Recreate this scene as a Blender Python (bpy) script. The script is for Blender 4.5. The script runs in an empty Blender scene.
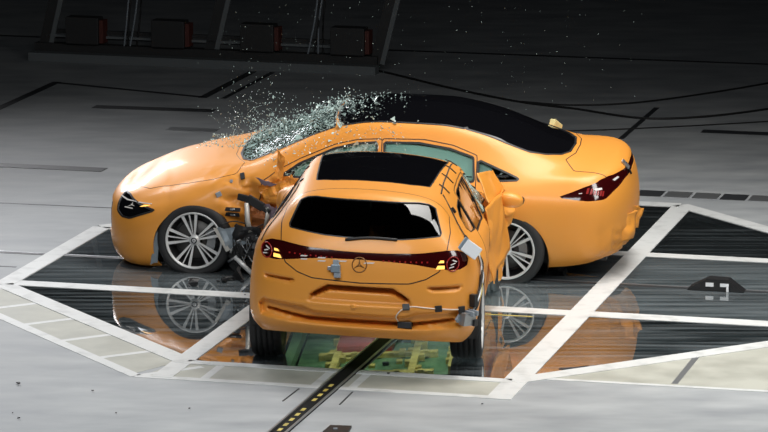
import bpy, bmesh, math, random
import numpy as np
from mathutils import Vector, Matrix, noise
PI = math.pi
R = math.radians
C = bpy.context.scene.collection
sc = bpy.context.scene
random.seed(4); rng = np.random.default_rng(4)

# ------------------------------------------------------------ camera, world, lights, exposure
cam_d = bpy.data.cameras.new('camera'); cam = bpy.data.objects.new('camera', cam_d); C.objects.link(cam)
cam_d.sensor_width = 36; cam_d.lens = 3760 / 768 * 36; cam_d.clip_end = 300
cam.location = (0, 0, 6.84); cam.rotation_euler = (R(90 - 10.93), 0, 0)
sc.camera = cam
w = bpy.data.worlds.new('world'); sc.world = w; w.use_nodes = True
w.node_tree.nodes['Background'].inputs[0].default_value = (.55, .62, .7, 1)
w.node_tree.nodes['Background'].inputs[1].default_value = .006
sc.view_settings.view_transform = 'Standard'; sc.view_settings.look = 'None'
sc.view_settings.gamma = 1; sc.view_settings.use_curve_mapping = False
sc.view_settings.exposure = 0

def area(name, loc, target, sx, sy, power, col=(1, 1, 1), spread=180):
    l = bpy.data.lights.new(name, 'AREA'); l.shape = 'RECTANGLE'; l.size = sx; l.size_y = sy
    l.energy = power; l.color = col; l.spread = R(spread)
    o = bpy.data.objects.new(name, l); C.objects.link(o); o.location = loc
    d = Vector(target) - Vector(loc); o.rotation_euler = d.to_track_quat('-Z', 'Y').to_euler()
    return o
area('lamp_bank_overhead', (3.2, 31.5, 8.5), (2.0, 31.2, 0), 8, 3.5, 365, (1, .98, .94), 102)
area('lamp_bank_near', (-1.5, 21.5, 7.5), (-.6, 29, 0), 9, 2.5, 245, (.93, .97, 1), 110)
area('fill_right', (7.0, 28.0, 6.0), (1.0, 31.5, .5), 1.5, 5, 110, (1, .98, .95), 110)  # added fill, brightens the estate's right flank and the saloon's side
area('lamp_bank_left', (-4.6, 35.2, 5.6), (-1.5, 32.5, .8), 2.6, 1.0, 60, (.93, .95, 1), 110)
area('lamp_bank_back', (-7.5, 50.0, 6.2), (-1.8, 33.0, .8), 4.5, 1.6, 50, (.97, .97, 1), 36)

# ------------------------------------------------------------ materials
def mat(name, col, rough=.5, metal=0, spec=.5, coat=0, emit=None, es=0, ior=None):
    m = bpy.data.materials.new(name); m.use_nodes = True
    b = m.node_tree.nodes['Principled BSDF']
    b.inputs['Base Color'].default_value = (*col, 1); b.inputs['Roughness'].default_value = rough
    b.inputs['Metallic'].default_value = metal; b.inputs['Specular IOR Level'].default_value = spec
    b.inputs['Coat Weight'].default_value = coat; b.inputs['Coat Roughness'].default_value = .12
    if ior: b.inputs['IOR'].default_value = ior
    if emit: b.inputs['Emission Color'].default_value = (*emit, 1); b.inputs['Emission Strength'].default_value = es
    return m
def nodes(m): return m.node_tree.nodes, m.node_tree.links, m.node_tree.nodes['Principled BSDF']
def vary(m, c1, c2, scale=3, detail=6, stretch=(1, 1, 1), lo=.35, hi=.65, bump=0, rough=None, rot=0, dist=.1):
    n, l, b = nodes(m)
    tc = n.new('ShaderNodeTexCoord'); mp = n.new('ShaderNodeMapping'); mp.inputs['Scale'].default_value = stretch
    mp.inputs['Rotation'].default_value = (0, 0, rot)
    t = n.new('ShaderNodeTexNoise'); t.inputs['Scale'].default_value = scale; t.inputs['Detail'].default_value = detail
    r = n.new('ShaderNodeValToRGB'); r.color_ramp.elements[0].position = lo; r.color_ramp.elements[1].position = hi
    r.color_ramp.elements[0].color = (*c1, 1); r.color_ramp.elements[1].color = (*c2, 1)
    l.new(tc.outputs['Object'], mp.inputs[0]); l.new(mp.outputs[0], t.inputs['Vector']); l.new(t.outputs[0], r.inputs[0])
    l.new(r.outputs[0], b.inputs['Base Color'])
    if bump:
        bp = n.new('ShaderNodeBump'); bp.inputs['Strength'].default_value = bump; bp.inputs['Distance'].default_value = dist
        l.new(t.outputs[0], bp.inputs['Height']); l.new(bp.outputs[0], b.inputs['Normal'])
    if rough:
        mr = n.new('ShaderNodeMapRange'); mr.inputs['To Min'].default_value = rough[0]; mr.inputs['To Max'].default_value = rough[1]
        l.new(t.outputs[0], mr.inputs[0]); l.new(mr.outputs[0], b.inputs['Roughness'])
    return t, r
M = {}
M['paint'] = mat('orange_paint', (.76, .30, .040), .47, .05, .5, .18)
M['paint_bare'] = mat('orange_paint_inner', (.62, .22, .03), .5, .1)
M['black'] = mat('black_plastic', (.012, .012, .013), .45)
M['gloss_black'] = mat('gloss_black', (.003, .003, .004), .04, 0, .5, 0)
M['rubber'] = mat('tyre_rubber', (.018, .018, .019), .75)
M['alloy'] = mat('brushed_alloy', (.72, .72, .71), .38, .3)
M['steel'] = mat('grey_steel', (.35, .36, .37), .4, .8)
M['disc'] = mat('brake_disc', (.10, .095, .09), .5, .6)
M['red'] = mat('underbody_red', (.42, .035, .03), .5); M['green'] = mat('underbody_green', (.12, .24, .10), .5)
M['yellow'] = mat('underbody_yellow', (.75, .52, .05), .5)
vary(M['green'], (.06, .15, .06), (.17, .30, .13), 9, 4)
vary(M['red'], (.3, .03, .03), (.5, .07, .05), 5, 4)
vary(M['yellow'], (.45, .34, .07), (.72, .58, .16), 12, 4)
M['white'] = mat('white_plastic', (.78, .8, .82), .4)
M['grey'] = mat('grey_plastic', (.25, .28, .31), .45)
M['blue_grey'] = mat('blue_grey_metal', (.25, .31, .36), .4, .5)
M['lens_red'] = mat('red_lens', (.028, .0015, .002), .08, 0, .5, .3)
M['lens_glow'] = mat('lit_red_lamp', (.22, .012, .012), .2, emit=(1, .05, .04), es=.05)
M['amber'] = mat('lit_amber_lamp', (.9, .5, .1), .3, emit=(1, .55, .12), es=1.3)
M['lamp_glint_white'] = mat('white_lamp_and_glint', (.55, .52, .5), .2, emit=(1, .93, .85), es=.12)  # lamp strips, and the glints painted on the tail bar
M['chrome'] = mat('chrome', (.8, .8, .82), .12, 1)
M['cable'] = mat('black_cable', (.012, .012, .012), .6)
M['shard'] = mat('pale_glass_fragment', (.46, .58, .55), .2, 0, .8)
M['fabric'] = mat('dark_seat_fabric', (.03, .03, .033), .8)
M['airbag'] = mat('airbag_cloth', (.74, .90, .84), .8)
def see_glass(name, tint, refl_rough=.03, base=.08, extra=.9, cracks=None):
    m = bpy.data.materials.new(name); m.use_nodes = True; n = m.node_tree.nodes; l = m.node_tree.links
    n.remove(n['Principled BSDF']); out = n['Material Output']
    tr = n.new('ShaderNodeBsdfTransparent'); tr.inputs[0].default_value = (*tint, 1)
    gl = n.new('ShaderNodeBsdfGlossy'); gl.inputs[1].default_value = refl_rough; gl.inputs[0].default_value = (extra, extra, extra, 1)
    fr = n.new('ShaderNodeFresnel'); fr.inputs[0].default_value = 1.6
    mx = n.new('ShaderNodeMixShader'); l.new(fr.outputs[0], mx.inputs[0]); l.new(tr.outputs[0], mx.inputs[1]); l.new(gl.outputs[0], mx.inputs[2])
    last = mx
    if cracks:
        tc = n.new('ShaderNodeTexCoord'); v = n.new('ShaderNodeTexVoronoi'); v.feature = 'DISTANCE_TO_EDGE'; v.inputs['Scale'].default_value = cracks[0]
        l.new(tc.outputs['Object'], v.inputs['Vector'])
        lt = n.new('ShaderNodeMath'); lt.operation = 'LESS_THAN'; lt.inputs[1].default_value = cracks[1]; l.new(v.outputs['Distance'], lt.inputs[0])
        nz = n.new('ShaderNodeTexNoise'); nz.inputs['Scale'].default_value = cracks[2]; nz.inputs['Detail'].default_value = 8
        l.new(tc.outputs['Object'], nz.inputs['Vector'])
        rp = n.new('ShaderNodeValToRGB'); rp.color_ramp.elements[0].position = cracks[3]; rp.color_ramp.elements[1].position = cracks[3] + .12
        l.new(nz.outputs[0], rp.inputs[0])
        ad = n.new('ShaderNodeMath'); ad.operation = 'MAXIMUM'; l.new(lt.outputs[0], ad.inputs[0])
        ml = n.new('ShaderNodeMath'); ml.operation = 'MULTIPLY'; ml.inputs[1].default_value = .8; l.new(rp.outputs[0], ml.inputs[0]); l.new(ml.outputs[0], ad.inputs[1])
        bp = n.new('ShaderNodeBump'); bp.inputs['Strength'].default_value = .22; bp.inputs['Distance'].default_value = .01; l.new(v.outputs['Distance'], bp.inputs['Height']); l.new(bp.outputs[0], gl.inputs['Normal'])
        d = n.new('ShaderNodeBsdfDiffuse'); d.inputs[0].default_value = (.38, .5, .46, 1)
        m2 = n.new('ShaderNodeMixShader'); l.new(ad.outputs[0], m2.inputs[0]); l.new(mx.outputs[0], m2.inputs[1]); l.new(d.outputs[0], m2.inputs[2]); last = m2
    l.new(last.outputs[0], out.inputs[0])
    return m
M['side_glass'] = see_glass('teal_side_glass', (.80, .95, .90))
M['crazed_glass'] = see_glass('crazed_glass', (.6, .78, .72), cracks=(26, .035, 7, .48))
M['windscreen'] = see_glass('shattered_windscreen', (.16, .24, .25), .05, extra=.16, cracks=(30, .045, 9, .56))
M['dark_glass'] = see_glass('smoked_rear_glass', (.05, .055, .055))

# ------------------------------------------------------------ object helpers
def tag(o, label=None, cat=None, group=None, kind=None):
    if label: o['label'] = label
    if cat: o['category'] = cat
    if group: o['group'] = group
    if kind: o['kind'] = kind
    return o
def link(name, me, parent=None):
    o = bpy.data.objects.new(name, me); C.objects.link(o)
    if parent: o.parent = parent
    return o
def mesh_obj(name, vs, fs, m, parent=None, smooth=False):
    me = bpy.data.meshes.new(name); me.from_pydata([tuple(v) for v in vs], [], fs); me.update()
    if m: me.materials.append(m)
    if smooth: me.shade_smooth()
    return link(name, me, parent)
def bm_obj(name, bm, m, parent=None, smooth=False, bevel=0):
    if bevel:
        bmesh.ops.bevel(bm, geom=[e for e in bm.edges], offset=bevel, segments=2, affect='EDGES', profile=.6)
    bmesh.ops.recalc_face_normals(bm, faces=bm.faces)
    me = bpy.data.meshes.new(name); bm.to_mesh(me); bm.free()
    if m: me.materials.append(m)
    if smooth: me.shade_smooth()
    return link(name, me, parent)
def empty(name, loc, rz=0, parent=None):
    o = bpy.data.objects.new(name, None); C.objects.link(o); o.location = loc; o.rotation_euler = (0, 0, rz)
    o.empty_display_size = .2; o.parent = parent
    return o
def add_box(bm, c, s, rot=None):
    r = bmesh.ops.create_cube(bm, size=1)
    mt = Matrix.Translation(c) @ (rot.to_4x4() if rot else Matrix.Identity(4)) @ Matrix.Diagonal((*s, 1))
    bmesh.ops.transform(bm, matrix=mt, verts=r['verts']); return r['verts']
def box(name, c, s, m, parent=None, rot=None, bevel=0):
    bm = bmesh.new(); add_box(bm, c, s, rot); return bm_obj(name, bm, m, parent, bevel=bevel)
def bar(bm, a, b, wd, h, up=(0, 0, 1)):
    a = Vector(a); b = Vector(b); d = b - a; z = Vector(up); x = d.normalized(); y = z.cross(x).normalized(); z = x.cross(y)
    rot = Matrix((x, y, z)).transposed()
    add_box(bm, (a + b) / 2, (d.length, wd, h), rot)
def tube_geo(pts, r, n=6, closed=False, taper=None):
    pts = [Vector(p) for p in pts]; vs = []; fs = []; N = len(pts)
    for i, p in enumerate(pts):
        t = (pts[(i + 1) % N] - pts[i - 1]) if closed else (pts[min(i + 1, N - 1)] - pts[max(i - 1, 0)])
        t.normalize(); u = t.cross(Vector((0, 0, 1)))
        if u.length < .05: u = t.cross(Vector((1, 0, 0)))
        u.normalize(); v = t.cross(u)
        rr = r if taper is None else r * taper[i]
        for k in range(n):
            a = 2 * PI * k / n; vs.append(p + (u * math.cos(a) + v * math.sin(a)) * rr)
    for i in range(N if closed else N - 1):
        j = (i + 1) % N
        for k in range(n): fs.append((i * n + k, i * n + (k + 1) % n, j * n + (k + 1) % n, j * n + k))
    if not closed: fs.append(tuple(range(n))[::-1]); fs.append(tuple((N - 1) * n + k for k in range(n)))
    return vs, fs
def tube(name, pts, r, m, parent=None, n=6, closed=False, taper=None):
    vs, fs = tube_geo(pts, r, n, closed, taper); return mesh_obj(name, vs, fs, m, parent, True)
def spline(pts, k=8):
    pts = [Vector(p) for p in pts]; P = [pts[0] * 2 - pts[1]] + pts + [pts[-1] * 2 - pts[-2]]; out = []
    for i in range(1, len(P) - 2):
        for s in range(k):
            t = s / k; a, b, c, d = P[i - 1:i + 3]
            out.append(.5 * ((2 * b) + (c - a) * t + (2 * a - 5 * b + 4 * c - d) * t * t + (3 * b - a - 3 * c + d) * t ** 3))
    out.append(pts[-1]); return out
def lathe_y(prof, n=48, a0=0, a1=2 * PI):
    """profile of (r, y) turned about the y axis"""
    vs = []; fs = []; full = abs(a1 - a0 - 2 * PI) < 1e-6; m = n if full else n + 1
    for i in range(m):
        a = a0 + (a1 - a0) * i / n
        for r, y in prof: vs.append((r * math.cos(a), y, r * math.sin(a)))
    K = len(prof)
    for i in range(n):
        j = (i + 1) % m
        for k in range(K - 1): fs.append((i * K + k, i * K + k + 1, j * K + k + 1, j * K + k))
    return vs, fs

# ------------------------------------------------------------ ground frame of the test hall: a across, b along the guide rail
TH = R(14.4)
def Q(a, b, z=0): return Vector((a * math.cos(TH) + b * math.sin(TH), -a * math.sin(TH) + b * math.cos(TH), z))

# ------------------------------------------------------------ car body surface
def pchip(xk, yk, x):
    xk = np.array(xk, float); yk = np.array(yk, float); h = np.diff(xk); d = np.diff(yk) / h; n = len(xk); m = np.zeros(n)
    if n > 2:
        for i in range(1, n - 1):
            if d[i - 1] * d[i] > 0:
                w1 = 2 * h[i] + h[i - 1]; w2 = h[i] + 2 * h[i - 1]; m[i] = (w1 + w2) / (w1 / d[i - 1] + w2 / d[i])
    m[0] = d[0]; m[-1] = d[-1]
    x = np.clip(x, xk[0], xk[-1]); i = np.clip(np.searchsorted(xk, x) - 1, 0, n - 2); t = (x - xk[i]) / h[i]
    return (1 + 2 * t) * (1 - t) ** 2 * yk[i] + t * (1 - t) ** 2 * h[i] * m[i] + t * t * (3 - 2 * t) * yk[i + 1] + t * t * (t - 1) * h[i] * m[i + 1]
def body_points(lines, na, ns, nr, nv):
    """lines: dict xf zf pts xr zr Lf Lr ; returns half body P[u, v, 3] with y>=0"""
    rows = []
    for L in lines:
        e = .82; a = np.linspace(0, PI / 2, na, endpoint=False)
        ea = L.get('e', e)
        xa = L['xf'] + L['Lf'] * (1 - np.cos(a) ** ea); fa = np.sin(a) ** ea
        x0 = L['xf'] + L['Lf']; x1 = L['xr'] - L['Lr']
        xs = np.linspace(x0, x1, ns)
        b = np.linspace(PI / 2, 0, nr + 1)[1:]; er = L.get('er', e)
        xb = L['xr'] - L['Lr'] * (1 - np.cos(b) ** er); fb = np.sin(b) ** er
        x = np.concatenate([xa, xs, xb]); f = np.concatenate([fa, np.ones(ns), fb])
        k = [p for p in L['pts'] if L['xf'] < p[0] < L['xr']]
        W = pchip([L['xf'] - .01] + [p[0] for p in k] + [L['xr'] + .01], [k[0][1]] + [p[1] for p in k] + [k[-1][1]], x)
        Z = pchip([L['xf']] + [p[0] for p in k] + [L['xr']], [L['zf']] + [p[2] for p in k] + [L['zr']], x)
        ker = np.array([1, 4, 6, 4, 1]) / 16.
        for _ in range(5):
            Z = np.convolve(np.concatenate([Z[2:0:-1], Z, Z[-2:-4:-1]]), ker, 'valid'); 
            Wp = np.concatenate([W[2:0:-1], W, W[-2:-4:-1]]); W = np.convolve(Wp, ker, 'valid')
        rows.append(np.stack([x, W * f, Z], 1))
    A = np.array(rows); Mn = len(rows)
    first = 2 * A[0] - A[1]; last = A[-2] * np.array([1, -1, 1]); A = np.concatenate([first[None], A, last[None]])
    v = np.linspace(0, Mn - 1, nv); out = np.zeros((A.shape[1], nv, 3))
    for j, t in enumerate(v):
        i = min(int(t), Mn - 2); s = t - i; i += 1
        out[:, j] = ((1 - s) ** 3 * A[i - 1] + (3 * s ** 3 - 6 * s * s + 4) * A[i] + (-3 * s ** 3 + 3 * s * s + 3 * s + 1) * A[i + 1] + s ** 3 * (A[i + 2] if i + 2 < len(A) else A[i + 1])) / 6
    out[:, -1, 1] = 0; out[0, :, 1] = 0; out[-1, :, 1] = 0
    return out
def body_bm(P):
    nu, nv, _ = P.shape; Pm = P[:, ::-1][:, 1:] * np.array([1, -1, 1]); F = np.concatenate([P, Pm], 1); n2 = F.shape[1]
    bm = bmesh.new(); vs = [[bm.verts.new(F[i, j]) for j in range(n2)] for i in range(nu)]
    lay = bm.faces.layers.int.new('part')
    for i in range(nu - 1):
        for j in range(n2 - 1): bm.faces.new((vs[i][j], vs[i + 1][j], vs[i + 1][j + 1], vs[i][j + 1]))
    bmesh.ops.remove_doubles(bm, verts=bm.verts, dist=2e-4)
    for f in [f for f in bm.faces if f.calc_area() < 1e-9]: bm.faces.remove(f)
    bmesh.ops.recalc_face_normals(bm, faces=bm.faces)
    return bm
def poly_sd(px, py, poly, rnd=0):
    poly = np.array(poly, float); d = np.full(px.shape, 1e9); s = np.ones(px.shape); n = len(poly)
    for i in range(n):
        a = poly[i]; b = poly[(i - 1) % n]; ex, ey = b - a; wx = px - a[0]; wy = py - a[1]
        t = np.clip((wx * ex + wy * ey) / (ex * ex + ey * ey), 0, 1)
        d = np.minimum(d, (wx - ex * t) ** 2 + (wy - ey * t) ** 2)
        c1 = py >= a[1]; c2 = py < b[1]; c3 = ex * wy > ey * wx
        s = np.where((c1 & c2 & c3) | (~c1 & ~c2 & ~c3), -s, s)
    return s * np.sqrt(d) - rnd
def cut(bm, F, new_id, src=(0,)):
    lay = bm.faces.layers.int['part']
    bm.verts.ensure_lookup_table(); bm.verts.index_update()
    co = np.array([v.co[:] for v in bm.verts]); f = F(co[:, 0], co[:, 1], co[:, 2])
    near = set()
    srcs = set(src)
    cand = []
    for e in bm.edges:
        a, b = e.verts; fa = f[a.index]; fb = f[b.index]
        if fa * fb < 0 and any(q[lay] in srcs for q in e.link_faces): cand.append(e)
    snapped = {}
    for e in cand:
        a, b = e.verts; t = f[a.index] / (f[a.index] - f[b.index])
        if t < .12 and a.index not in snapped: snapped[a.index] = (a, a.co.lerp(b.co, t))
        elif t > .88 and b.index not in snapped: snapped[b.index] = (b, a.co.lerp(b.co, t))
    on = []
    for i, (v, c) in snapped.items(): v.co = c; f[i] = 0; on.append(v)
    pairs = [(e, e.verts[0], f[e.verts[0].index], f[e.verts[1].index]) for e in cand]
    for e, a, fa, fb in pairs:
        if fa * fb < 0:
            ne, nv = bmesh.utils.edge_split(e, a, fa / (fa - fb)); on.append(nv)
    bmesh.ops.connect_verts(bm, verts=on)
    bm.verts.index_update()
    co = np.array([v.co[:] for v in bm.verts]); g = F(co[:, 0], co[:, 1], co[:, 2])
    for v in on: g[v.index] = 0
    n = 0
    for q in bm.faces:
        if q[lay] in srcs and sum(g[v.index] for v in q.verts) / len(q.verts) < -1e-6: q[lay] = new_id; n += 1
    return n
def extract(bm, ids, name, m, parent, off=0, rim=.014, T=None, smooth=True):
    lay = bm.faces.layers.int['part']; ids = set(ids if isinstance(ids, (tuple, list)) else (ids,))
    idx = {}; vs = []; ns = []; fs = []; cnt = {}
    for q in bm.faces:
        if q[lay] in ids:
            fv = []
            for v in q.verts:
                if v.index not in idx: idx[v.index] = len(vs); vs.append(v.co + v.normal * off); ns.append(v.normal.copy())
                fv.append(idx[v.index])
            fs.append(tuple(fv))
            for i in range(len(fv)):
                a, b = fv[i], fv[(i + 1) % len(fv)]; k = (min(a, b), max(a, b)); cnt.setdefault(k, []).append((a, b))
    if not fs: return None
    nf = len(fs)
    if rim:
        dup = {}
        for k, l in cnt.items():
            if len(l) == 1:
                a, b = l[0]
                for q in (a, b):
                    if q not in dup: dup[q] = len(vs); vs.append(vs[q] - ns[q] * rim)
                fs.append((b, a, dup[a], dup[b]))
    o = mesh_obj(name, vs, fs, m, parent, smooth)
    if rim and smooth:
        me = o.data; at = me.attributes.new('sharp_edge', 'BOOLEAN', 'EDGE')
        ed = np.zeros(len(me.edges) * 2, int); me.edges.foreach_get('vertices', ed); ed = ed.reshape(-1, 2)
        bd = {k for k, l in cnt.items() if len(l) == 1}
        at.data.foreach_set('value', np.array([(min(a, b), max(a, b)) in bd for a, b in ed]))
    return o
def seams(bm, A, B, name, m, parent, r=.004, cond=None):
    """thin dark gap along the border between two sets of regions"""
    lay = bm.faces.layers.int['part']; A = set(A); B = set(B); vs = []; fs = []
    for e in bm.edges:
        if len(e.link_faces) != 2: continue
        p, q = (x[lay] for x in e.link_faces)
        if p != q and ((p in A and q in B) or (p in B and q in A)):
            a, b = e.verts
            if cond and not cond((a.co + b.co) / 2): continue
            n = (a.normal + b.normal).normalized(); t = (b.co - a.co).normalized(); s = n.cross(t).normalized() * r; k = len(vs)
            h = n * (r * .35); ex = t * r * .5
            for c in (a.co - ex, b.co + ex): vs += [c - s + h, c + s + h, c + s - n * r * 2, c - s - n * r * 2]
            fs += [(k, k + 1, k + 5, k + 4), (k + 1, k + 2, k + 6, k + 5), (k + 3, k, k + 4, k + 7)]
    if not vs: return None
    return mesh_obj(name, vs, fs, m, parent)
def ln(xf, zf, xr, zr, Lf, Lr, pts, **k): return dict(xf=xf, zf=zf, xr=xr, zr=zr, Lf=Lf, Lr=Lr, pts=pts, **k)
LOW = [
 (.02, .13, .50, [(.4,.84,.135),(1.3,.80,.17),(3.2,.80,.17),(4.2,.80,.24)]),
 (-.03, .20, .52, [(.4,.91,.20),(1.3,.885,.24),(3.2,.885,.24),(4.2,.88,.32)]),
 (-.05, .38, .55, [(.4,.93,.38),(1.3,.895,.42),(2.3,.885,.42),(3.2,.895,.42),(4.2,.905,.46)]),
 (-.05, .53, .60, [(.4,.92,.56),(.86,.93,.60),(1.5,.905,.62),(2.3,.90,.64),(3.2,.915,.66),(3.65,.935,.68),(4.2,.905,.68)]),
 (-.03, .64, .64, [(.4,.88,.66),(.86,.92,.74),(1.5,.905,.78),(2.3,.905,.80),(3.2,.91,.82),(3.65,.93,.84),(4.2,.89,.84)]),
 (.02, .69, .6, [(.4,.82,.71),(.86,.865,.82),(1.5,.87,.90),(2.3,.875,.92),(3.2,.87,.94),(3.65,.865,.95),(4.2,.81,.95)])]
def sedan_lines():
    rear = [(4.60,.28,.5),(4.69,.34,.52),(4.73,.48,.56),(4.74,.66,.56),(4.72,.84,.54),(4.68,.98,.5)]
    Ls = [ln(a, b, r[0], r[1], c, r[2], [tuple(q) for q in p]) for (a, b, c, p), r in zip(LOW, rear)]
    Ls.append(ln(.07,.72,4.65,1.04,.52,.46,[(.4,.74,.785),(.86,.78,.90),(1.1,.80,.945),(1.5,.82,.965),(2.3,.835,.965),(3.2,.825,.985),(3.65,.81,1.0),(4.2,.76,1.03)]))
    Ls.append(ln(.15,.73,4.61,1.065,.48,.38,[(.4,.57,.83),(.86,.62,.95),(1.1,.66,.99),(1.3,.71,1.03),(1.6,.68,1.14),(2.0,.64,1.26),(2.5,.625,1.325),(3.0,.61,1.315),(3.4,.61,1.25),(3.75,.635,1.14),(4.0,.64,1.08),(4.3,.60,1.06)]))
    Ls.append(ln(.18,.745,4.59,1.075,.38,.28,[(.4,.42,.855),(.86,.46,.98),(1.08,.50,1.02),(1.25,.60,1.05),(1.6,.585,1.19),(2.0,.55,1.355),(2.5,.54,1.44),(3.0,.535,1.43),(3.4,.54,1.36),(3.75,.54,1.225),(4.0,.52,1.15),(4.25,.46,1.09)]))
    Ls.append(ln(.20,.75,4.57,1.085,.28,.2,[(.4,.23,.87),(.86,.25,.995),(1.08,.27,1.035),(1.22,.32,1.06),(1.6,.31,1.22),(2.0,.30,1.40),(2.5,.29,1.495),(3.0,.29,1.485),(3.4,.28,1.41),(3.75,.27,1.30),(4.0,.26,1.19),(4.2,.24,1.125)]))
    Ls.append(ln(.22,.755,4.56,1.09,.2,.15,[(.4,0,.875),(.86,0,1.0),(1.05,0,1.04),(1.2,0,1.065),(1.6,0,1.23),(2.0,0,1.415),(2.5,0,1.515),(3.0,0,1.505),(3.4,0,1.43),(3.75,0,1.32),(4.0,0,1.205),(4.2,0,1.14),(4.4,0,1.105)]))
    return Ls
def wagon_lines():
    rear = [(4.56,.30,.45),(4.67,.37,.5),(4.71,.50,.55),(4.72,.66,.58),(4.70,.82,.56),(4.68,.94,.5)]
    Ls = [ln(a, b, r[0], r[1], c, r[2], p) for (a, b, c, p), r in zip(LOW, rear)]
    Ls[5]['pts'][-1] = (4.2,.85,.97)
    Ls.append(ln(.11,.70,4.63,1.06,.55,.42,[(.4,.72,.745),(.86,.77,.86),(1.3,.80,.935),(1.5,.82,.955),(2.3,.835,.965),(3.2,.83,.985),(3.65,.82,1.02),(4.2,.78,1.06)]))
    Ls.append(ln(.15,.715,4.55,1.19,.5,.32,[(.4,.54,.77),(.86,.60,.885),(1.25,.64,.955),(1.5,.70,1.0),(1.75,.67,1.12),(2.1,.635,1.25),(2.5,.63,1.31),(3.0,.63,1.315),(3.6,.63,1.29),(4.1,.64,1.24),(4.3,.64,1.21)]))
    Ls.append(ln(.18,.725,4.42,1.34,.4,.25,[(.4,.40,.79),(.86,.44,.905),(1.25,.48,.975),(1.5,.60,1.035),(1.75,.58,1.17),(2.1,.56,1.32),(2.5,.56,1.39),(3.0,.56,1.40),(3.6,.55,1.385),(4.1,.55,1.355)]))
    Ls.append(ln(.20,.73,4.36,1.385,.3,.2,[(.4,.22,.80),(.86,.24,.915),(1.25,.26,.985),(1.45,.32,1.035),(1.75,.31,1.20),(2.1,.30,1.36),(2.5,.31,1.435),(3.0,.31,1.45),(3.6,.31,1.435),(4.1,.31,1.405)]))
    Ls.append(ln(.22,.735,4.30,1.40,.2,.15,[(.4,0,.805),(.86,0,.92),(1.2,0,.985),(1.4,0,1.03),(1.75,0,1.21),(2.1,0,1.37),(2.5,0,1.45),(3.0,0,1.465),(3.6,0,1.45),(4.1,0,1.415)]))
    return Ls

# ------------------------------------------------------------ wheels
def wheel_meshes():
    d = {}
    def mk(n, vs, fs, m, smooth=True):
        me = bpy.data.meshes.new(n); me.from_pydata([tuple(v) for v in vs], [], fs); me.materials.append(m)
        if smooth: me.shade_smooth()
        d[n] = me
    W = .115
    prof = [(.25, -W + .01), (.262, -W - .004), (.29, -W - .012), (.318, -W - .006), (.332, -W + .012), (.338, -W + .03)]
    for g in (-.065, -.022, .022, .065): prof += [(.34, g - .007), (.331, g - .0055), (.331, g + .0055), (.34, g + .007)]
    prof += [(.338, W - .03), (.332, W - .012), (.318, W + .006), (.29, W + .012), (.262, W + .004), (.25, W - .01)]
    mk('tyre', *lathe_y(prof, 64), M['rubber'])
    mk('wheel', *lathe_y([(.255, -W + .002), (.258, -W - .005), (.252, -W - .009), (.243, -W - .004), (.236, -W + .012)], 64), M['alloy'])
    mk('rim_barrel', *lathe_y([(.237, -W + .012), (.225, -.07), (.2, -.02), (.2, .08), (.25, W)], 48), M['black'])
    # spokes are modelled with the outer face on -y
    def spoke(a, wi, wo, off, th=.02):
        vs = []
        for r, wd, y in ((.035, wi, -W + .02), (.13, (wi + wo) / 2, -W + .015), (.243, wo, -W + .004)):
            for s in (-1, 1):
                for dy in (0, th):
                    q = off * (r / .243); lx = r; lz = q + s * wd / 2 * (1 if dy == 0 else .8)
                    vs.append((lx * math.cos(a) - lz * math.sin(a), y + dy, lx * math.sin(a) + lz * math.cos(a)))
        fs = []
        for k in (0, 4):
            fs += [(k, k + 4, k + 6, k + 2), (k + 1, k + 3, k + 7, k + 5), (k, k + 1, k + 5, k + 4), (k + 2, k + 6, k + 7, k + 3)]
        fs += [(0, 2, 3, 1), (8, 9, 11, 10)]
        return vs, fs
    d['spokes'] = []
    for g in range(5):
        a = R(90 + 10 + 72 * g)
        for nm, (wi, wo, off) in (('w1', (.012, .030, .066)), ('w2', (.007, .012, 0)), ('w3', (.012, .030, -.066))):
            vs, fs = spoke(a, wi, wo, off); me = bpy.data.meshes.new('spoke'); me.from_pydata(vs, [], fs); me.materials.append(M['alloy']); d['spokes'].append(me)
    mk('hub_cap', *lathe_y([(0, -W + .004), (.022, -W + .006), (.03, -W + .012), (.046, -W + .016), (.05, -W + .04)], 24), M['alloy'])
    vs, fs = lathe_y([(.018, -W + .0035), (.026, -W + .0005), (.028, -W + .004)], 24); st = []; sf = []
    for k in range(3):
        a = PI / 2 + k * 2 * PI / 3; b = len(vs)
        vs += [(.022 * math.cos(a), -W + .001, .022 * math.sin(a)), (.003 * math.cos(a + 1.2), -W + .001, .003 * math.sin(a + 1.2)), (.003 * math.cos(a - 1.2), -W + .001, .003 * math.sin(a - 1.2))]; fs.append((b, b + 1, b + 2))
    mk('hub_emblem', vs, fs, M['black'], False)
    mk('brake_disc', *lathe_y([(.06, -.035), (.17, -.035), (.172, -.03), (.17, -.02), (.06, -.02)], 40), M['disc'])
    mk('wheel_back', *lathe_y([(0, .0), (.20, .0)], 32), M['black'])
    vs, fs = lathe_y([(.11, -.055), (.185, -.055), (.185, -.005), (.11, -.005)], 8, R(-35), R(35)); mk('brake_caliper', vs, fs, M['steel'], False)
    return d
WM = wheel_meshes()
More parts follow.
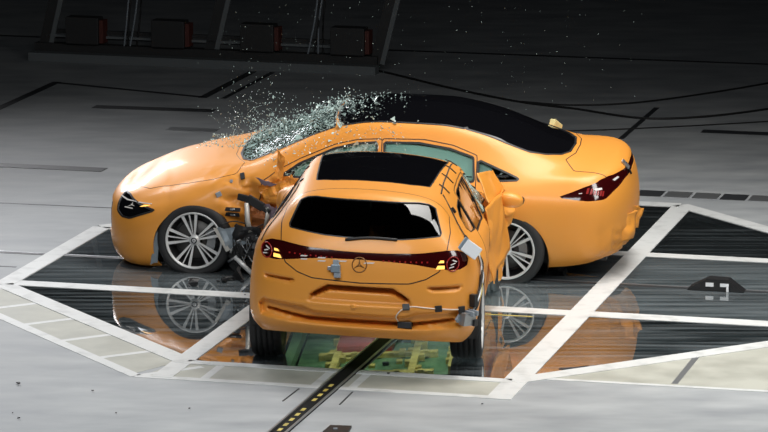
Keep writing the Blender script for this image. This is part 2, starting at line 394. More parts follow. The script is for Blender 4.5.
def wheel(root, x, y, h, rot=0, steer=0, squash=None, camber=0, full=True):
    """centre of wheel at (x,y,h); outer face away from the car's middle"""
    flip = y > 0
    L = Matrix.Translation((x, y, h)) @ Matrix.Rotation(steer, 4, 'Z') @ Matrix.Rotation(camber, 4, 'X')
    if flip: L = L @ Matrix.Rotation(PI, 4, 'Z')
    L = L @ Matrix.Rotation(rot, 4, 'Y')
    base = link('wheel', WM['wheel'], root); base.matrix_local = L
    t = WM['tyre'].copy()
    for v in t.vertices:
        q = L @ v.co
        if q.z < 0: 
            dd = -q.z; q.z = 0; q.y += (1 if q.y > y else -1) * dd * .35; v.co = L.inverted() @ q
    link('tyre', t, base)
    if full:
        for me in WM['spokes']: link('spoke', me, base)
        for n in ('hub_cap', 'hub_emblem', 'brake_disc', 'wheel_back', 'rim_barrel'): link(n, WM[n], base)
        cp = link('brake_caliper', WM['brake_caliper'], base); cp.rotation_euler = (0, -rot, 0)
    return base
def arch_liner(root, x, side, h, Rr=.375):
    a0, a1 = R(-20), R(200)
    vs, fs = lathe_y([(Rr, side * .905 if side > 0 else -.905), (Rr, side * .56), (.05, side * .56)][:2] , 24, a0, a1)
    vs = [(v[0] + x, v[1], v[2] + h) for v in vs]
    k = len(vs); n = 24
    vs += [(x + Rr * math.cos(a0 + (a1 - a0) * i / n), side * .56, h + Rr * math.sin(a0 + (a1 - a0) * i / n)) for i in range(n + 1)] + [(x, side * .56, h - .1)]
    fs += [(k + i, k + i + 1, k + n + 1) for i in range(n)]
    return vs, fs

# ------------------------------------------------------------ shared car builder
def smooth01(t): t = np.clip(t, 0, 1); return t * t * (3 - 2 * t)
def qtail(x, y): return np.abs(y) + np.maximum(0, 4.72 - x)
def side_poly(poly, ymin=.45, rnd=.0): return lambda x, y, z: np.maximum(poly_sd(x, z, poly, rnd), ymin - np.abs(y))
def plan_poly(poly, zmin, rnd=0): return lambda x, y, z: np.maximum(poly_sd(x, np.abs(y), poly, rnd), zmin - z)
def arch(xw, zw, r): return lambda x, y, z: np.maximum(np.hypot(x - xw, z - zw) - r, .55 - np.abs(y))
HEAD = [(.66,.735),(.80,.60),(.95,.572),(1.10,.575),(1.39,.665),(1.1,.70),(.85,.735)]
def headlight_f(x, y, z): return np.maximum(poly_sd(np.abs(y) + x, z, HEAD), x - .62)
BODY, WS, ROOF, REARW, FG, RG, QG, FD, RD, HOOD, TRUNK, TAIL, HEADL, GRILLE, RAIL, BUMP = 0, 1, 2, 3, 4, 5, 6, 7, 8, 9, 10, 11, 12, 13, 14, 15
def split_sides(bm, ids):
    lay = bm.faces.layers.int['part']
    for f in bm.faces:
        if f[lay] in ids and f.calc_center_median().y > 0: f[lay] += 100
def cut_common(bm, fg, rg, qg, fd, rd, hood, ws):
    lay = bm.faces.layers.int['part']
    for xw in (.86, 3.65): cut(bm, arch(xw, .335, .372), 99)
    cut(bm, plan_poly(ws, .95), WS)
    cut(bm, side_poly(fg, .45, .008), FG); cut(bm, side_poly(rg, .45, .008), RG); cut(bm, side_poly(qg, .45, .008), QG)
    cut(bm, headlight_f, HEADL)
    cut(bm, lambda x, y, z: np.maximum(poly_sd(np.abs(y), z, [(-.1,.34),(.5,.34),(.62,.42),(.5,.62),(-.1,.64)]), x - .3), GRILLE)
    cut(bm, plan_poly(hood, .68), HOOD)
    cut(bm, side_poly(fd, .5), FD); cut(bm, side_poly(rd, .5), RD)
HOODP = [(.17,-.1),(.20,.3),(.28,.52),(.42,.66),(.8,.745),(1.1,.775),(1.22,.75),(1.27,.62),(1.21,.5),(1.14,.3),(1.12,-.1)]
def finish_body(bm, root, deform, T, parts):
    """deform the cut surface, put it in its attitude and make the part objects"""
    lay = bm.faces.layers.int['part']
    bmesh.ops.delete(bm, geom=[f for f in bm.faces if f[lay] == 99], context='FACES')
    bm.verts.index_update(); bm.verts.ensure_lookup_table()
    co = np.array([v.co[:] for v in bm.verts]); co = T(deform(co))
    for v, c in zip(bm.verts, co): v.co = c
    bm.normal_update(); bm.verts.index_update()
    objs = {}
    for ids, name, m, off in parts: objs[ids if isinstance(ids, int) else ids[0]] = extract(bm, ids, name, M[m], root, off)
    return objs
def ridged(p, s):
    q = Vector(p) * s; return 1 - 2 * abs(noise.noise(q)) + .5 * (1 - 2 * abs(noise.noise(q * 2.1))) - .75
def crumple(co, wgt, amp, scale, dirs):
    out = co.copy(); idx = np.nonzero(wgt > .02)[0]
    for i in idx:
        p = co[i]; out[i] = co[i] + wgt[i] * amp * np.array([ridged(p + 3.1, scale) * dirs[0], ridged(p + 7.7, scale) * dirs[1], ridged(p + 11.3, scale) * dirs[2]])
    return out
def attitude(roll, pitch, lift, px=2.3):
    cr, sr, cp, sp = math.cos(roll), math.sin(roll), math.cos(pitch), math.sin(pitch)
    def T(co):
        x = co[..., 0] - px; y = co[..., 1]; z = co[..., 2] - .3
        y, z = y * cr - z * sr, y * sr + z * cr
        x, z = x * cp - z * sp, x * sp + z * cp          # positive pitch lifts the tail
        return np.stack([x + px, y, z + .3 + lift], -1)
    return T
def seat(root, T, x, y, wd=.48):
    bm = bmesh.new()
    vs = add_box(bm, (x, y, .5), (.5, wd, .16)); vs += add_box(bm, (x + .3, y, .8), (.13, wd * .95, .58), Matrix.Rotation(R(16), 3, 'Y')); vs += add_box(bm, (x + .4, y, 1.13), (.09, .24, .14), Matrix.Rotation(R(10), 3, 'Y'))
    for v in bm.verts: v.co = T(np.array([v.co[:]]))[0]
    return bm_obj('seat', bm, M['fabric'], root, True, .03)
def trans(T, pts): return [Vector(p) for p in T(np.array(pts, float))]

# ------------------------------------------------------------ the struck saloon
PSI = R(-8.57)
hub = Vector((-1.69, 32.76, 0)); off = Matrix.Rotation(PSI, 3, 'Z') @ Vector((.86, -.935, 0))
sedan = empty('sedan', hub - off, PSI)
tag(sedan, 'orange saloon struck side-on, facing left, with shattered windscreen and black glass roof', 'car')
T1 = attitude(R(5.2), R(0), -.035)
bm = body_bm(body_points(sedan_lines(), 34, 165, 46, 86))
cut(bm, plan_poly([(2.06,-.1),(2.08,.3),(2.14,.50),(2.6,.505),(3.25,.505),(3.25,-.1)], 1.1), ROOF)
cut(bm, plan_poly([(3.25,-.1),(3.25,.505),(3.6,.52),(3.82,.52),(3.96,.47),(4.08,.38),(4.15,.25),(4.18,-.1)], 1.0), REARW)
def tail1(x, y, z):
    q = qtail(x, y); zc = np.interp(q, [0,.5,.8,1.0,1.5], [.99,.98,.955,.92,.88]); h = np.interp(q, [0,.45,.7,.95,1.2,1.52], [.03,.034,.055,.078,.055,-.005])
    return np.maximum(np.abs(z - zc) - h, 4.1 - x)
cut(bm, tail1, TAIL)
cut_common(bm, [(1.66,1.0),(1.80,1.09),(2.1,1.215),(2.3,1.262),(2.47,1.275),(2.49,.985)], [(2.57,.985),(2.55,1.275),(2.85,1.275),(3.12,1.235),(3.33,1.17),(3.35,1.0)],
    [(3.40,1.005),(3.39,1.145),(3.55,1.085),(3.74,1.015)],
    [(1.50,.24),(1.42,.55),(1.46,.93),(1.60,1.035),(1.80,1.135),(2.1,1.255),(2.3,1.30),(2.52,1.312),(2.53,.97),(2.58,.24)],
    [(2.58,.24),(2.53,.97),(2.52,1.312),(2.9,1.31),(3.15,1.27),(3.37,1.19),(3.375,.96),(3.36,.8),(3.25,.5),(3.2,.24)], HOODP, [(1.17,-.1),(1.19,.3),(1.25,.52),(1.33,.61),(1.6,.575),(2.0,.52),(2.08,.50),(2.05,.3),(2.03,-.1)])
cut(bm, plan_poly([(4.22,-.1),(4.20,.25),(4.13,.45),(4.22,.62),(4.5,.63),(4.9,.6),(4.9,-.1)], .99), TRUNK)
split_sides(bm, {FG, RG, QG, FD, RD, HEADL, GRILLE})
def deform1(co):
    x, y, z = co.T; o = co.copy(); side = smooth01((-y - .3) / .45)
    o[:, 1] += .16 * np.exp(-((x - 2.15) / .75) ** 2) * side * smooth01((1.0 - z) / .25)
    o[:, 1] += .05 * np.exp(-((x - 1.3) / .22) ** 2) * side
    wg = side * smooth01((x - 1.0) / .25) * smooth01((3.25 - x) / .3) * smooth01((1.0 - z) / .12)
    o = crumple(o, wg, .045, 4.2, (.6, 1.2, .6))
    wg = np.exp(-((x - 1.2) / .22) ** 2) * smooth01((z - .75) / .1) * smooth01(-y / .5) * smooth01((1.05 - z) / .1)
    o = crumple(o, wg, .015, 5, (0, .5, 1))
    # tail bumper pushed out of shape at its far corner
    wg = smooth01((x - 4.35) / .2) * smooth01((.62 - z) / .15)
    o = crumple(o, wg, .035, 5.5, (1, .6, .3))
    return o
bm_sedan = bm
o1 = finish_body(bm, sedan, deform1, T1, [((BODY,), 'body_shell', 'paint', 0), (WS, 'windscreen', 'windscreen', -.004), (ROOF, 'roof_glass', 'gloss_black', -.003), (REARW, 'rear_window', 'gloss_black', -.003),
    (FG, 'side_window', 'crazed_glass', -.006), (RG, 'side_window', 'side_glass', -.006), (QG, 'side_window', 'side_glass', -.006), (FG + 100, 'side_window', 'side_glass', -.006), (RG + 100, 'side_window', 'side_glass', -.006), (QG + 100, 'side_window', 'side_glass', -.006),
    (FD, 'door', 'paint', 0), (RD, 'door', 'paint', 0), (FD + 100, 'door', 'paint', 0), (RD + 100, 'door', 'paint', 0), (HOOD, 'hood', 'paint', .002), (TRUNK, 'trunk_lid', 'paint', .001),
    (TAIL, 'tail_lamp', 'lens_red', -.003), (HEADL, 'headlamp', 'gloss_black', -.004), (HEADL + 100, 'headlamp', 'gloss_black', -.004), ((GRILLE, GRILLE + 100), 'grille', 'black', -.01)])
tag(o1[FG], 'crazed pale green side window')
seams(bm, {BODY, FD, RD, FD + 100, RD + 100}, {HOOD, TRUNK, FD, RD, FD + 100, RD + 100}, 'panel_gap', M['black'], sedan)
seams(bm, {BODY, FD, RD, FD + 100, RD + 100, TRUNK, HOOD}, {WS, ROOF, REARW, FG, RG, QG, FG + 100, RG + 100, QG + 100, HEADL, HEADL + 100}, 'window_seal', M['black'], sedan, .009)
for xw in (.86, 3.65):
    for s in (-1, 1):
        vs, fs = arch_liner(sedan, xw, s, .335 - .02); mesh_obj('arch_liner', trans(T1, vs), fs, M['black'], sedan)
wheel(sedan, .86, -.82, .29, rot=R(0)); wheel(sedan, 3.65, -.83, .285, rot=R(-16))
wheel(sedan, .86, .80, .325); wheel(sedan, 3.65, .80, .325)
# floor pan, seats, dashboard and curtain airbags inside
def pan(root, T, name, x0, x1, hw, z, m, th=.03):
    bm = bmesh.new(); add_box(bm, ((x0 + x1) / 2, 0, z), (x1 - x0, 2 * hw, th))
    for v in bm.verts: v.co = T(np.array([v.co[:]]))[0]
    return bm_obj(name, bm, m, root)
pan(sedan, T1, 'floor_pan', .3, 1.25, .55, .2, M['black']); pan(sedan, T1, 'battery_tray', 1.25, 3.2, .76, .19, M['black']); pan(sedan, T1, 'floor_pan', 3.2, 4.5, .55, .24, M['black'])
for x in (1.95, 2.85):
    for y in (-.38, .38): seat(sedan, T1, x, y)
bm = bmesh.new(); add_box(bm, (1.62, 0, .82), (.42, 1.3, .22)); 
for v in bm.verts: v.co = T1(np.array([v.co[:]]))[0]
bm_obj('dashboard', bm, M['fabric'], sedan, True, .05)
for s in (-1, 1):
    vs = []; fs = []; n = 60
    for i in range(n):
        x = 1.75 + i / (n - 1) * 1.75
        for k in range(9):
            t = k / 8; z = .93 + t * (.35 - .10 * abs(x - 2.55)); yy = s * (.785 - .175 * t - .03 * abs(math.sin((x - 1.7) * 8)) * math.sin(t * PI))
            vs.append((x, yy, z))
    for i in range(n - 1):
        for k in range(8): fs.append((i * 9 + k, i * 9 + k + 1, (i + 1) * 9 + k + 1, (i + 1) * 9 + k))
    mesh_obj('curtain_airbag', trans(T1, vs), fs, M['airbag'], sedan, True)

# ------------------------------------------------------------ the striking estate car, seen from behind
YAW = R(-90 - 4.2)
wm = Vector((-.13, 29.50, 0)); off = Matrix.Rotation(YAW, 3, 'Z') @ Vector((3.65, 0, 0))
wagon = empty('wagon', wm - off, YAW)
tag(wagon, 'orange estate car seen from behind with full-width red tail light, its nose in the saloon', 'car')
T2 = attitude(R(-2.9), R(1.3), .01)
bm = body_bm(body_points(wagon_lines(), 30, 150, 80, 112))
cut(bm, plan_poly([(2.12,-.1),(2.13,.3),(2.2,.52),(2.6,.515),(3.6,.465),(3.82,.45),(3.90,.3),(3.92,-.1)], 1.1), ROOF)
cut(bm, lambda x, y, z: np.maximum(poly_sd(np.abs(y), z, [(-.1,1.345),(.40,1.34),(.49,1.325),(.525,1.30),(.585,1.14),(.58,1.125),(.3,1.10),(-.1,1.09)], .008), 4.3 - x), REARW)
def tail2(x, y, z):
    q = qtail(x, y); zc = np.interp(q, [0,.4,.6,.85,1.05,1.2], [.958,.956,.948,.942,.94,.94]); h = np.interp(q, [0,.25,.5,.7,.85,1.0,1.12,1.16], [.026,.03,.042,.062,.074,.072,.045,-.01])
    return np.maximum(np.abs(z - zc) - h, 4.25 - x)
cut(bm, tail2, TAIL)
cut_common(bm, [(1.66,1.0),(1.80,1.09),(2.1,1.215),(2.3,1.262),(2.47,1.275),(2.49,.985)], [(2.57,.985),(2.55,1.28),(2.9,1.285),(3.25,1.28),(3.38,1.27),(3.40,1.0)],
    [(3.46,1.03),(3.45,1.24),(3.7,1.22),(3.86,1.17),(3.90,1.10),(3.8,1.06)],
    [(1.50,.24),(1.42,.55),(1.46,.93),(1.60,1.035),(1.80,1.135),(2.1,1.255),(2.3,1.30),(2.52,1.312),(2.53,.97),(2.58,.24)],
    [(2.58,.24),(2.53,.97),(2.52,1.312),(2.9,1.32),(3.25,1.315),(3.42,1.30),(3.43,.96),(3.38,.8),(3.25,.5),(3.2,.24)], [(a + .1 * (a > 1.1), b) for a, b in HOODP], [(1.36,-.1),(1.38,.3),(1.46,.53),(1.53,.60),(1.75,.565),(2.1,.50),(2.14,.49),(2.10,.3),(2.08,-.1)])
cut(bm, lambda x, y, z: np.maximum(poly_sd(np.abs(y), z, [(-.1,1.5),(.60,1.37),(.66,1.14),(.64,.95),(.60,.86),(.5,.80),(.38,.765),(-.1,.75)]), 4.2 - x), TRUNK)
split_sides(bm, {FG, RG, QG, FD, RD, HEADL, GRILLE})
def deform2(co):
    x, y, z = co.T; o = co.copy(); ay = np.abs(y); rear = smooth01((x - 4.2) / .1)
    # number plate recess, reflector slots and lower bumper fins
    def dent(poly, depth, wid=.02, rnd=0): 
        d = poly_sd(ay, z, poly, rnd); return -depth * smooth01(.5 - d / wid) * rear
    o[:, 0] += dent([(-.2,.70),(.27,.70),(.36,.64),(.40,.59),(-.2,.59)], .05, .018)
    o[:, 0] += dent([(-.2,.715),(.26,.715),(.39,.63),(.36,.62),(.25,.675),(-.2,.675)], .10, .014)
    o[:, 0] += dent([(.52,.735),(.78,.735),(.74,.71),(.56,.708)], .06, .014)
    o[:, 0] += dent([(-.2,.50),(.35,.50),(.45,.53),(.76,.545),(.80,.50),(.78,.42),(.5,.40),(-.2,.40)], .06, .016)
    o[:, 0] += dent([(-.2,.445),(.4,.44),(.72,.475),(.74,.455),(.4,.41),(-.2,.41)], .08, .014)
    o[:, 0] += .02 * smooth01(.5 - np.abs(z - .565) / .05) * rear * smooth01((.72 - ay) / .2)
    # nose pushed in, fenders bulging and folding
    f = x < 1.25; o[:, 0] = np.where(f, 1.25 - (1.25 - o[:, 0]) * .68, o[:, 0])
    b = np.exp(-((x - .95) / .42) ** 2) * smooth01((ay - .35) / .4)
    o[:, 1] += np.sign(y) * b * (.10 + .05 * np.sin(z * 9)) * smooth01((1.1 - z) / .3)
    wg = smooth01((1.75 - x) / .5) * (.4 + .6 * smooth01((y + .2) / .4)); o = crumple(o, wg, .06, 3.6, (.5, 1, .8))
    wg = np.exp(-((x - 2.1) / .5) ** 2) * smooth01((y - .3) / .3); o = crumple(o, wg, .03, 3.5, (0, 1, .3))
    return o
bm_wagon = bm
o2 = finish_body(bm, wagon, deform2, T2, [((BODY,), 'body_shell', 'paint', 0), (WS, 'windscreen', 'windscreen', -.004), (ROOF, 'roof_glass', 'gloss_black', -.004), (REARW, 'rear_window', 'dark_glass', -.006),
    (FG, 'side_window', 'dark_glass', -.006), (RG, 'side_window', 'dark_glass', -.006), (QG, 'side_window', 'dark_glass', -.006), (FG + 100, 'side_window', 'crazed_glass', -.006), (RG + 100, 'side_window', 'dark_glass', -.006), (QG + 100, 'side_window', 'dark_glass', -.006),
    (FD, 'door', 'paint', 0), (RD, 'door', 'paint', 0), (FD + 100, 'door', 'paint', 0), (RD + 100, 'door', 'paint', 0), (HOOD, 'hood', 'paint', .002), (TRUNK, 'tailgate', 'paint', .001),
    (TAIL, 'tail_lamp', 'lens_red', -.003), (HEADL, 'headlamp', 'gloss_black', -.004), (HEADL + 100, 'headlamp', 'gloss_black', -.004), ((GRILLE, GRILLE + 100), 'grille', 'black', -.01)])
seams(bm, {BODY, FD, RD, FD + 100, RD + 100}, {HOOD, TRUNK, FD, RD, FD + 100, RD + 100}, 'panel_gap', M['black'], wagon)
seams(bm, {BODY, FD, RD, FD + 100, RD + 100, TRUNK, HOOD}, {WS, ROOF, REARW, FG, RG, QG, FG + 100, RG + 100, QG + 100}, 'window_seal', M['black'], wagon, .005)
for xw in (.86, 3.65):
    for s in (-1, 1):
        vs, fs = arch_liner(wagon, xw, s, .335 + .02); mesh_obj('arch_liner', trans(T2, vs), fs, M['black'], wagon)
for s in (-1, 1):
    wheel(wagon, 1.02, s * .82, .325); wheel(wagon, 3.65, s * .80, .335)

# painted underbody: green panels, yellow members, red battery case
def ub(name, boxes, m):
    bm = bmesh.new()
    for c, sz in boxes: add_box(bm, c, sz)
    for v in bm.verts: v.co = T2(np.array([v.co[:]]))[0]
    return bm_obj(name, bm, M[m], wagon)
ub('floor_pan', [((2.65, -.50, .30), (2.6, .34, .03))], 'green'); ub('floor_pan', [((2.65, .50, .30), (2.6, .36, .03))], 'green')
ub('floor_pan', [((2.65, 0, .29), (1.3, .60, .03))], 'green'); ub('floor_pan', [((3.95, 0, .30), (.9, .6, .03))], 'green'); ub('floor_pan', [((.75, 0, .32), (.5, .7, .03))], 'black')
ub('battery_case', [((1.95, -.12, .23), (.95, .46, .09)), ((1.5, .12, .25), (.3, .2, .05))], 'red')
for y in (-.34, .32):
    ub('frame_rail', [((2.2, y, .25), (2.6, .06, .06))] + [((1.2 + .2 * k, y + (.05 if k % 2 else -.05), .25), (.08, .05, .05)) for k in range(11)], 'yellow')
ub('sill_member', [((2.2, -.72, .22), (2.0, .08, .09))], 'green'); ub('sill_member', [((2.2, .66, .22), (2.0, .07, .07))] + [((1.4 + .2 * k, .61, .24), (.07, .05, .04)) for k in range(8)], 'yellow')
for s in (-1, 1): ub('control_arm', [((3.55, s * .42, .26), (.08, .5, .05)), ((3.75, s * .42, .26), (.06, .5, .04))], 'yellow')
for x in (2.46, 3.10, 3.45, 3.9): ub('cross_member', [((x, 0, .26), (.08, 1.0, .05))] + [((x + .05, -.4 + .2 * k, .24), (.05, .05, .05)) for k in range(5)], 'yellow')
for k in range(14):
    ub('cable_clip' if k % 2 else 'pipe_bracket', [((2.2 + .06 * k, -.25 + .11 * ((k * 5) % 6), .265), (.05 + .02 * (k % 3), .05, .03))], 'black' if k % 2 else 'yellow')
ub('drive_unit', [((3.65, .02, .26), (.34, .42, .16))], 'black'); ub('torque_box', [((3.75, -.1, .20), (.16, .3, .05))], 'green')

# ------------------------------------------------------------ floor of the hall
def q_poly(name, pts, z, th, m, parent, kind=None):
    bm = bmesh.new(); n = len(pts); vs = [bm.verts.new(Q(a, b, z)) for a, b in pts]; f = bm.faces.new(vs)
    if f.normal.z < 0: f.normal_flip()
    r = bmesh.ops.extrude_face_region(bm, geom=[f]); bmesh.ops.translate(bm, vec=(0, 0, th), verts=[v for v in r['geom'] if isinstance(v, bmesh.types.BMVert)])
    o = bm_obj(name, bm, m, parent)
    if kind: o['kind'] = kind
    return o
M['concrete'] = mat('worn_concrete', (.4, .41, .41), .55)
t, r = vary(M['concrete'], (.27, .285, .30), (.42, .435, .44), 1.3, 9, (1, 2.2, 1), .3, .7, rough=(.5, .7), rot=TH)
M['concrete_pale'] = mat('bare_concrete_pad', (.42, .41, .34), .6); vary(M['concrete_pale'], (.36, .36, .31), (.47, .47, .41), 3, 8, rough=(.4, .7))
M['tape'] = mat('white_floor_marking', (.6, .61, .6), .5); vary(M['tape'], (.5, .51, .5), (.64, .65, .64), 6, 8, lo=.3, hi=.5)
M['groove'] = mat('dark_floor_channel', (.025, .027, .03), .5)
def pane_glass(lo=.42, hi=.30):
    m = bpy.data.materials.new('smoked_floor_glass'); m.use_nodes = True; n = m.node_tree.nodes; l = m.node_tree.links
    n.remove(n['Principled BSDF']); out = n['Material Output']
    tr = n.new('ShaderNodeBsdfTransparent'); tr.inputs[0].default_value = (.62, .70, .72, 1)
    gl = n.new('ShaderNodeBsdfGlossy'); gl.inputs[1].default_value = .02
    fr = n.new('ShaderNodeFresnel'); fr.inputs[0].default_value = 1.52
    k = n.new('ShaderNodeMath'); k.operation = 'MULTIPLY'; k.inputs[1].default_value = 1.8; k.use_clamp = True; l.new(fr.outputs[0], k.inputs[0])
    mx = n.new('ShaderNodeMixShader'); l.new(k.outputs[0], mx.inputs[0]); l.new(tr.outputs[0], mx.inputs[1]); l.new(gl.outputs[0], mx.inputs[2])
    # grey streaks painted into the pane for reflections in the glass
    tc = n.new('ShaderNodeTexCoord'); mp = n.new('ShaderNodeMapping'); mp.inputs['Scale'].default_value = (.35, 5, 1); mp.inputs['Rotation'].default_value = (0, 0, TH)
    t = n.new('ShaderNodeTexNoise'); t.inputs['Scale'].default_value = 2.2; t.inputs['Detail'].default_value = 7
    r = n.new('ShaderNodeMapRange'); r.inputs['From Min'].default_value = lo; r.inputs['From Max'].default_value = .75; r.inputs['To Min'].default_value = .02; r.inputs['To Max'].default_value = hi
    l.new(tc.outputs['Object'], mp.inputs[0]); l.new(mp.outputs[0], t.inputs['Vector']); l.new(t.outputs[0], r.inputs[0])
    d = n.new('ShaderNodeBsdfDiffuse'); d.inputs[0].default_value = (.30, .34, .36, 1)
    m2 = n.new('ShaderNodeMixShader'); l.new(r.outputs[0], m2.inputs[0]); l.new(mx.outputs[0], m2.inputs[1]); l.new(d.outputs[0], m2.inputs[2]); l.new(m2.outputs[0], out.inputs[0])
    return m
M['pane'] = pane_glass(); M['pane_streaked'] = pane_glass(.25, .34); M['pane_faint'] = pane_glass(.5, .12)  # amount of painted reflection streaks differs by row
OCT = [(-11.25, 30.4), (-8.8, 27.95), (-6.15, 27.95), (-3.75, 30.4), (-3.75, 33.15), (-6.15, 35.55), (-8.8, 35.55), (-11.25, 33.1)]
bm = bmesh.new()
outer = [bm.verts.new((x, y, 0)) for x, y in ((-30, 14), (30, 14), (30, 75), (-30, 75))]
inner = [bm.verts.new(Q(a, b)) for a, b in OCT]
ed = [bm.edges.new((l[i], l[(i + 1) % len(l)])) for l in (outer, inner) for i in range(len(l))]
bmesh.ops.triangle_fill(bm, edges=ed, use_beauty=True)
for f in list(bm.faces):
    if f.normal.z < 0: f.normal_flip()
me = bpy.data.meshes.new('floor'); bm.to_mesh(me); bm.free(); me.materials.append(M['concrete'])
floor = link('floor', me); floor['kind'] = 'structure'
bm = bmesh.new(); vs = [bm.verts.new(Q(a, b, -.9)) for a, b in OCT]; f = bm.faces.new(vs); top = [bm.verts.new(Q(a, b, -.02)) for a, b in OCT]
for i in range(8): bm.faces.new((vs[i], vs[(i + 1) % 8], top[(i + 1) % 8], top[i]))
bm_obj('pit', bm, M['groove'], floor)
# boards and lamps on the pit floor
M['board'] = mat('pit_board', (.10, .11, .12), .6); vary(M['board'], (.10, .11, .12), (.30, .33, .34), 3, 6, (.5, 4, 1), rot=TH)
for k in range(24):
    b = 28.2 + k * .3; sh = max(0, 30.4 - b, b - 33.1)
    p = [(-11.2 + sh, b), (-3.8 - sh, b), (-3.8 - sh, b + .26), (-11.2 + sh, b + .26)]
    q_poly('pit_board', p, -.9, .04 + .05 * (k % 3 == 0), M['board'], floor)
for b in (29.4, 30.9):
    l = area('pit_lamp', Q(-7.45, b, -.8), Q(-7.45, b + .01, 1), 1.5, .7, 38, (1, .97, .9), 120)
# glass panes in the pit: the octagon cut by the steel strips
def clip(poly, n, c):
    out = []
    for i in range(len(poly)):
        p, q = poly[i], poly[(i + 1) % len(poly)]; dp = p[0] * n[0] + p[1] * n[1] - c; dq = q[0] * n[0] + q[1] * n[1] - c
        if dp <= 0: out.append(p)
        if dp * dq < 0: t = dp / (dp - dq); out.append((p[0] + (q[0] - p[0]) * t, p[1] + (q[1] - p[1]) * t))
    return out
acuts = [-11.3, -8.84, -7.42, -6.12, -3.7]; bcuts = [27.9, 30.5, 31.76, 33.1, 35.6]
for i in range(len(acuts) - 1):
    for j in range(len(bcuts) - 1):
        g = .006; p = clip(clip(clip(clip(OCT, (-1, 0), -acuts[i] - g), (1, 0), acuts[i + 1] - g), (0, -1), -bcuts[j] - g), (0, 1), bcuts[j + 1] - g)
        if len(p) > 2: q_poly('glass_pane', p, -.03, .03, M[('pane', 'pane_streaked', 'pane_streaked', 'pane_faint')[j]], floor)
def strip(a0, b0, a1, b1, wd, name='white_strip', m=None, z=0, th=.004):
    d = Vector((a1 - a0, b1 - b0)).normalized(); n = Vector((-d.y, d.x)) * wd / 2
    return q_poly(name, [(a0 - n.x, b0 - n.y), (a1 - n.x, b1 - n.y), (a1 + n.x, b1 + n.y), (a0 + n.x, b0 + n.y)], z, th, m or M['tape'], floor)
for i in range(8):
    a, b = OCT[i], OCT[(i + 1) % 8]; strip(a[0], a[1], b[0], b[1], .18 if i != 1 else .12, th=.006)
strip(-11.2, 30.5, -3.8, 30.5, .20); strip(-11.2, 33.1, -3.8, 33.1, .17)
strip(-8.84, 27.4, -8.84, 35.5, .17, th=.005); strip(-6.12, 27.35, -6.12, 35.5, .20, th=.005)
strip(-13.5, 31.79, 1, 31.79, .035, 'guide_slot_edge', M['steel']); strip(-13.5, 31.74, 1, 31.74, .06, 'guide_slot', M['groove'], th=.003)
# outlined pads outside the pit
strip(-9.05, 27.4, -6.2, 27.4, .09, th=.003); strip(-11.9, 30.25, -9.05, 27.4, .10, th=.003)
strip(-6.1, 28.1, -1, 28.15, .06, th=.003)
for k in range(6):
    a, b = -11.55 + .5 * k, 29.9 - .5 * k; strip(a, b, a + .42, b + .42, .07, th=.0025)
for a in (-8.5, -7.6, -7.3): strip(a, 27.4, a, 27.9, .07, th=.0025)
q_poly('floor_pad', [(-9.0, 27.42), (-6.2, 27.42), (-6.2, 27.95), (-8.85, 27.95)], 0, .0015, M['concrete_pale'], floor)
q_poly('floor_pad', [(-11.85, 30.2), (-9.1, 27.45), (-8.85, 27.98), (-11.3, 30.4)], 0, .0015, M['concrete_pale'], floor)
q_poly('floor_pad', [(-6.1, 28.1), (-1, 28.12), (-1, 33.2), (-3.75, 30.45)], 0, .0015, M['concrete_pale'], floor)
# background markings, channels and joints
for a0, b0, a1, b1, wd in ((-15.5, 36.0, -12.2, 36.0, .22), (-13.6, 39.8, -12.2, 39.85, .2), (-6.67, 39.87, -2, 39.87, .2)):
    strip(a0, b0, a1, b1, wd, 'channel_cover', M['groove'])
strip(-7.43, 39.16, -7.43, 41.3, .06, 'guide_slot', M['groove']); strip(-30, 44.85, 8, 44.85, .10, 'guide_slot', M['groove'])
strip(-14.6, 38, -14.6, 41.4, .10, 'guide_slot', M['groove']); strip(-12.6, 40.7, -12.6, 42.75, .10, 'guide_slot', M['groove']); strip(-12.35, 40.7, -12.35, 42.75, .06, 'guide_slot', M['groove'])
strip(-14.6, 41.35, -12.6, 40.75, .08, 'guide_slot', M['groove'])
for k in range(11):
    a = -6.67 + k * .28; strip(a, 36.1, a + .25, 36.1, .30, 'drain_cover', M['steel'] if k % 3 else M['groove'])
# the towing rail
M['rail'] = mat('worn_black_rail', (.012, .012, .012), .8, 0, .1)
rail = tag(empty('guide_rail', Q(-7.46, 20, 0)), 'narrow black tow rail with yellow hazard dashes running under the estate car', 'rail')
def rq(a, b, z=0): return Q(a, b, z) - Vector(rail.location)
def rail_piece(name, a0, a1, b0, b1, z0, z1, m):
    vs = [rq(a, b, z) for z in (z0, z1) for a, b in ((a0, b0), (a1, b0), (a1, b1), (a0, b1))]
    return mesh_obj(name, vs, [(3, 2, 1, 0), (4, 5, 6, 7), (0, 1, 5, 4), (1, 2, 6, 5), (2, 3, 7, 6), (3, 0, 4, 7)], m, rail)
rail_piece('rail_bed', -7.53, -7.39, 20, 35.4, 0, .012, M['rail']); rail_piece('rail_lip', -7.53, -7.515, 20, 35.4, .012, .022, M['steel']); rail_piece('rail_lip', -7.405, -7.39, 20, 35.4, .012, .022, M['steel'])
for k in range(14):
    b = 25.3 + k * .16
    if k != 9: rail_piece('hazard_dash', -7.48, -7.45, b, b + .08, .012, .0135, M['yellow'])
# far wall of the hall, clad in dark boards
wall = empty('wall_back', (0, 68, 0)); wall['kind'] = 'structure'
mw = mat('dark_wall_board', (.05, .055, .06), .6)
me0 = None
for k in range(28):
    if me0 is None:
        o = box('wall_board', (0, 0, .25 + .5 * k), (70, .12, .46), mw, wall); me0 = o.data
    else:
        o = link('wall_board', me0, wall); o.location.z = .5 * k
print('built')

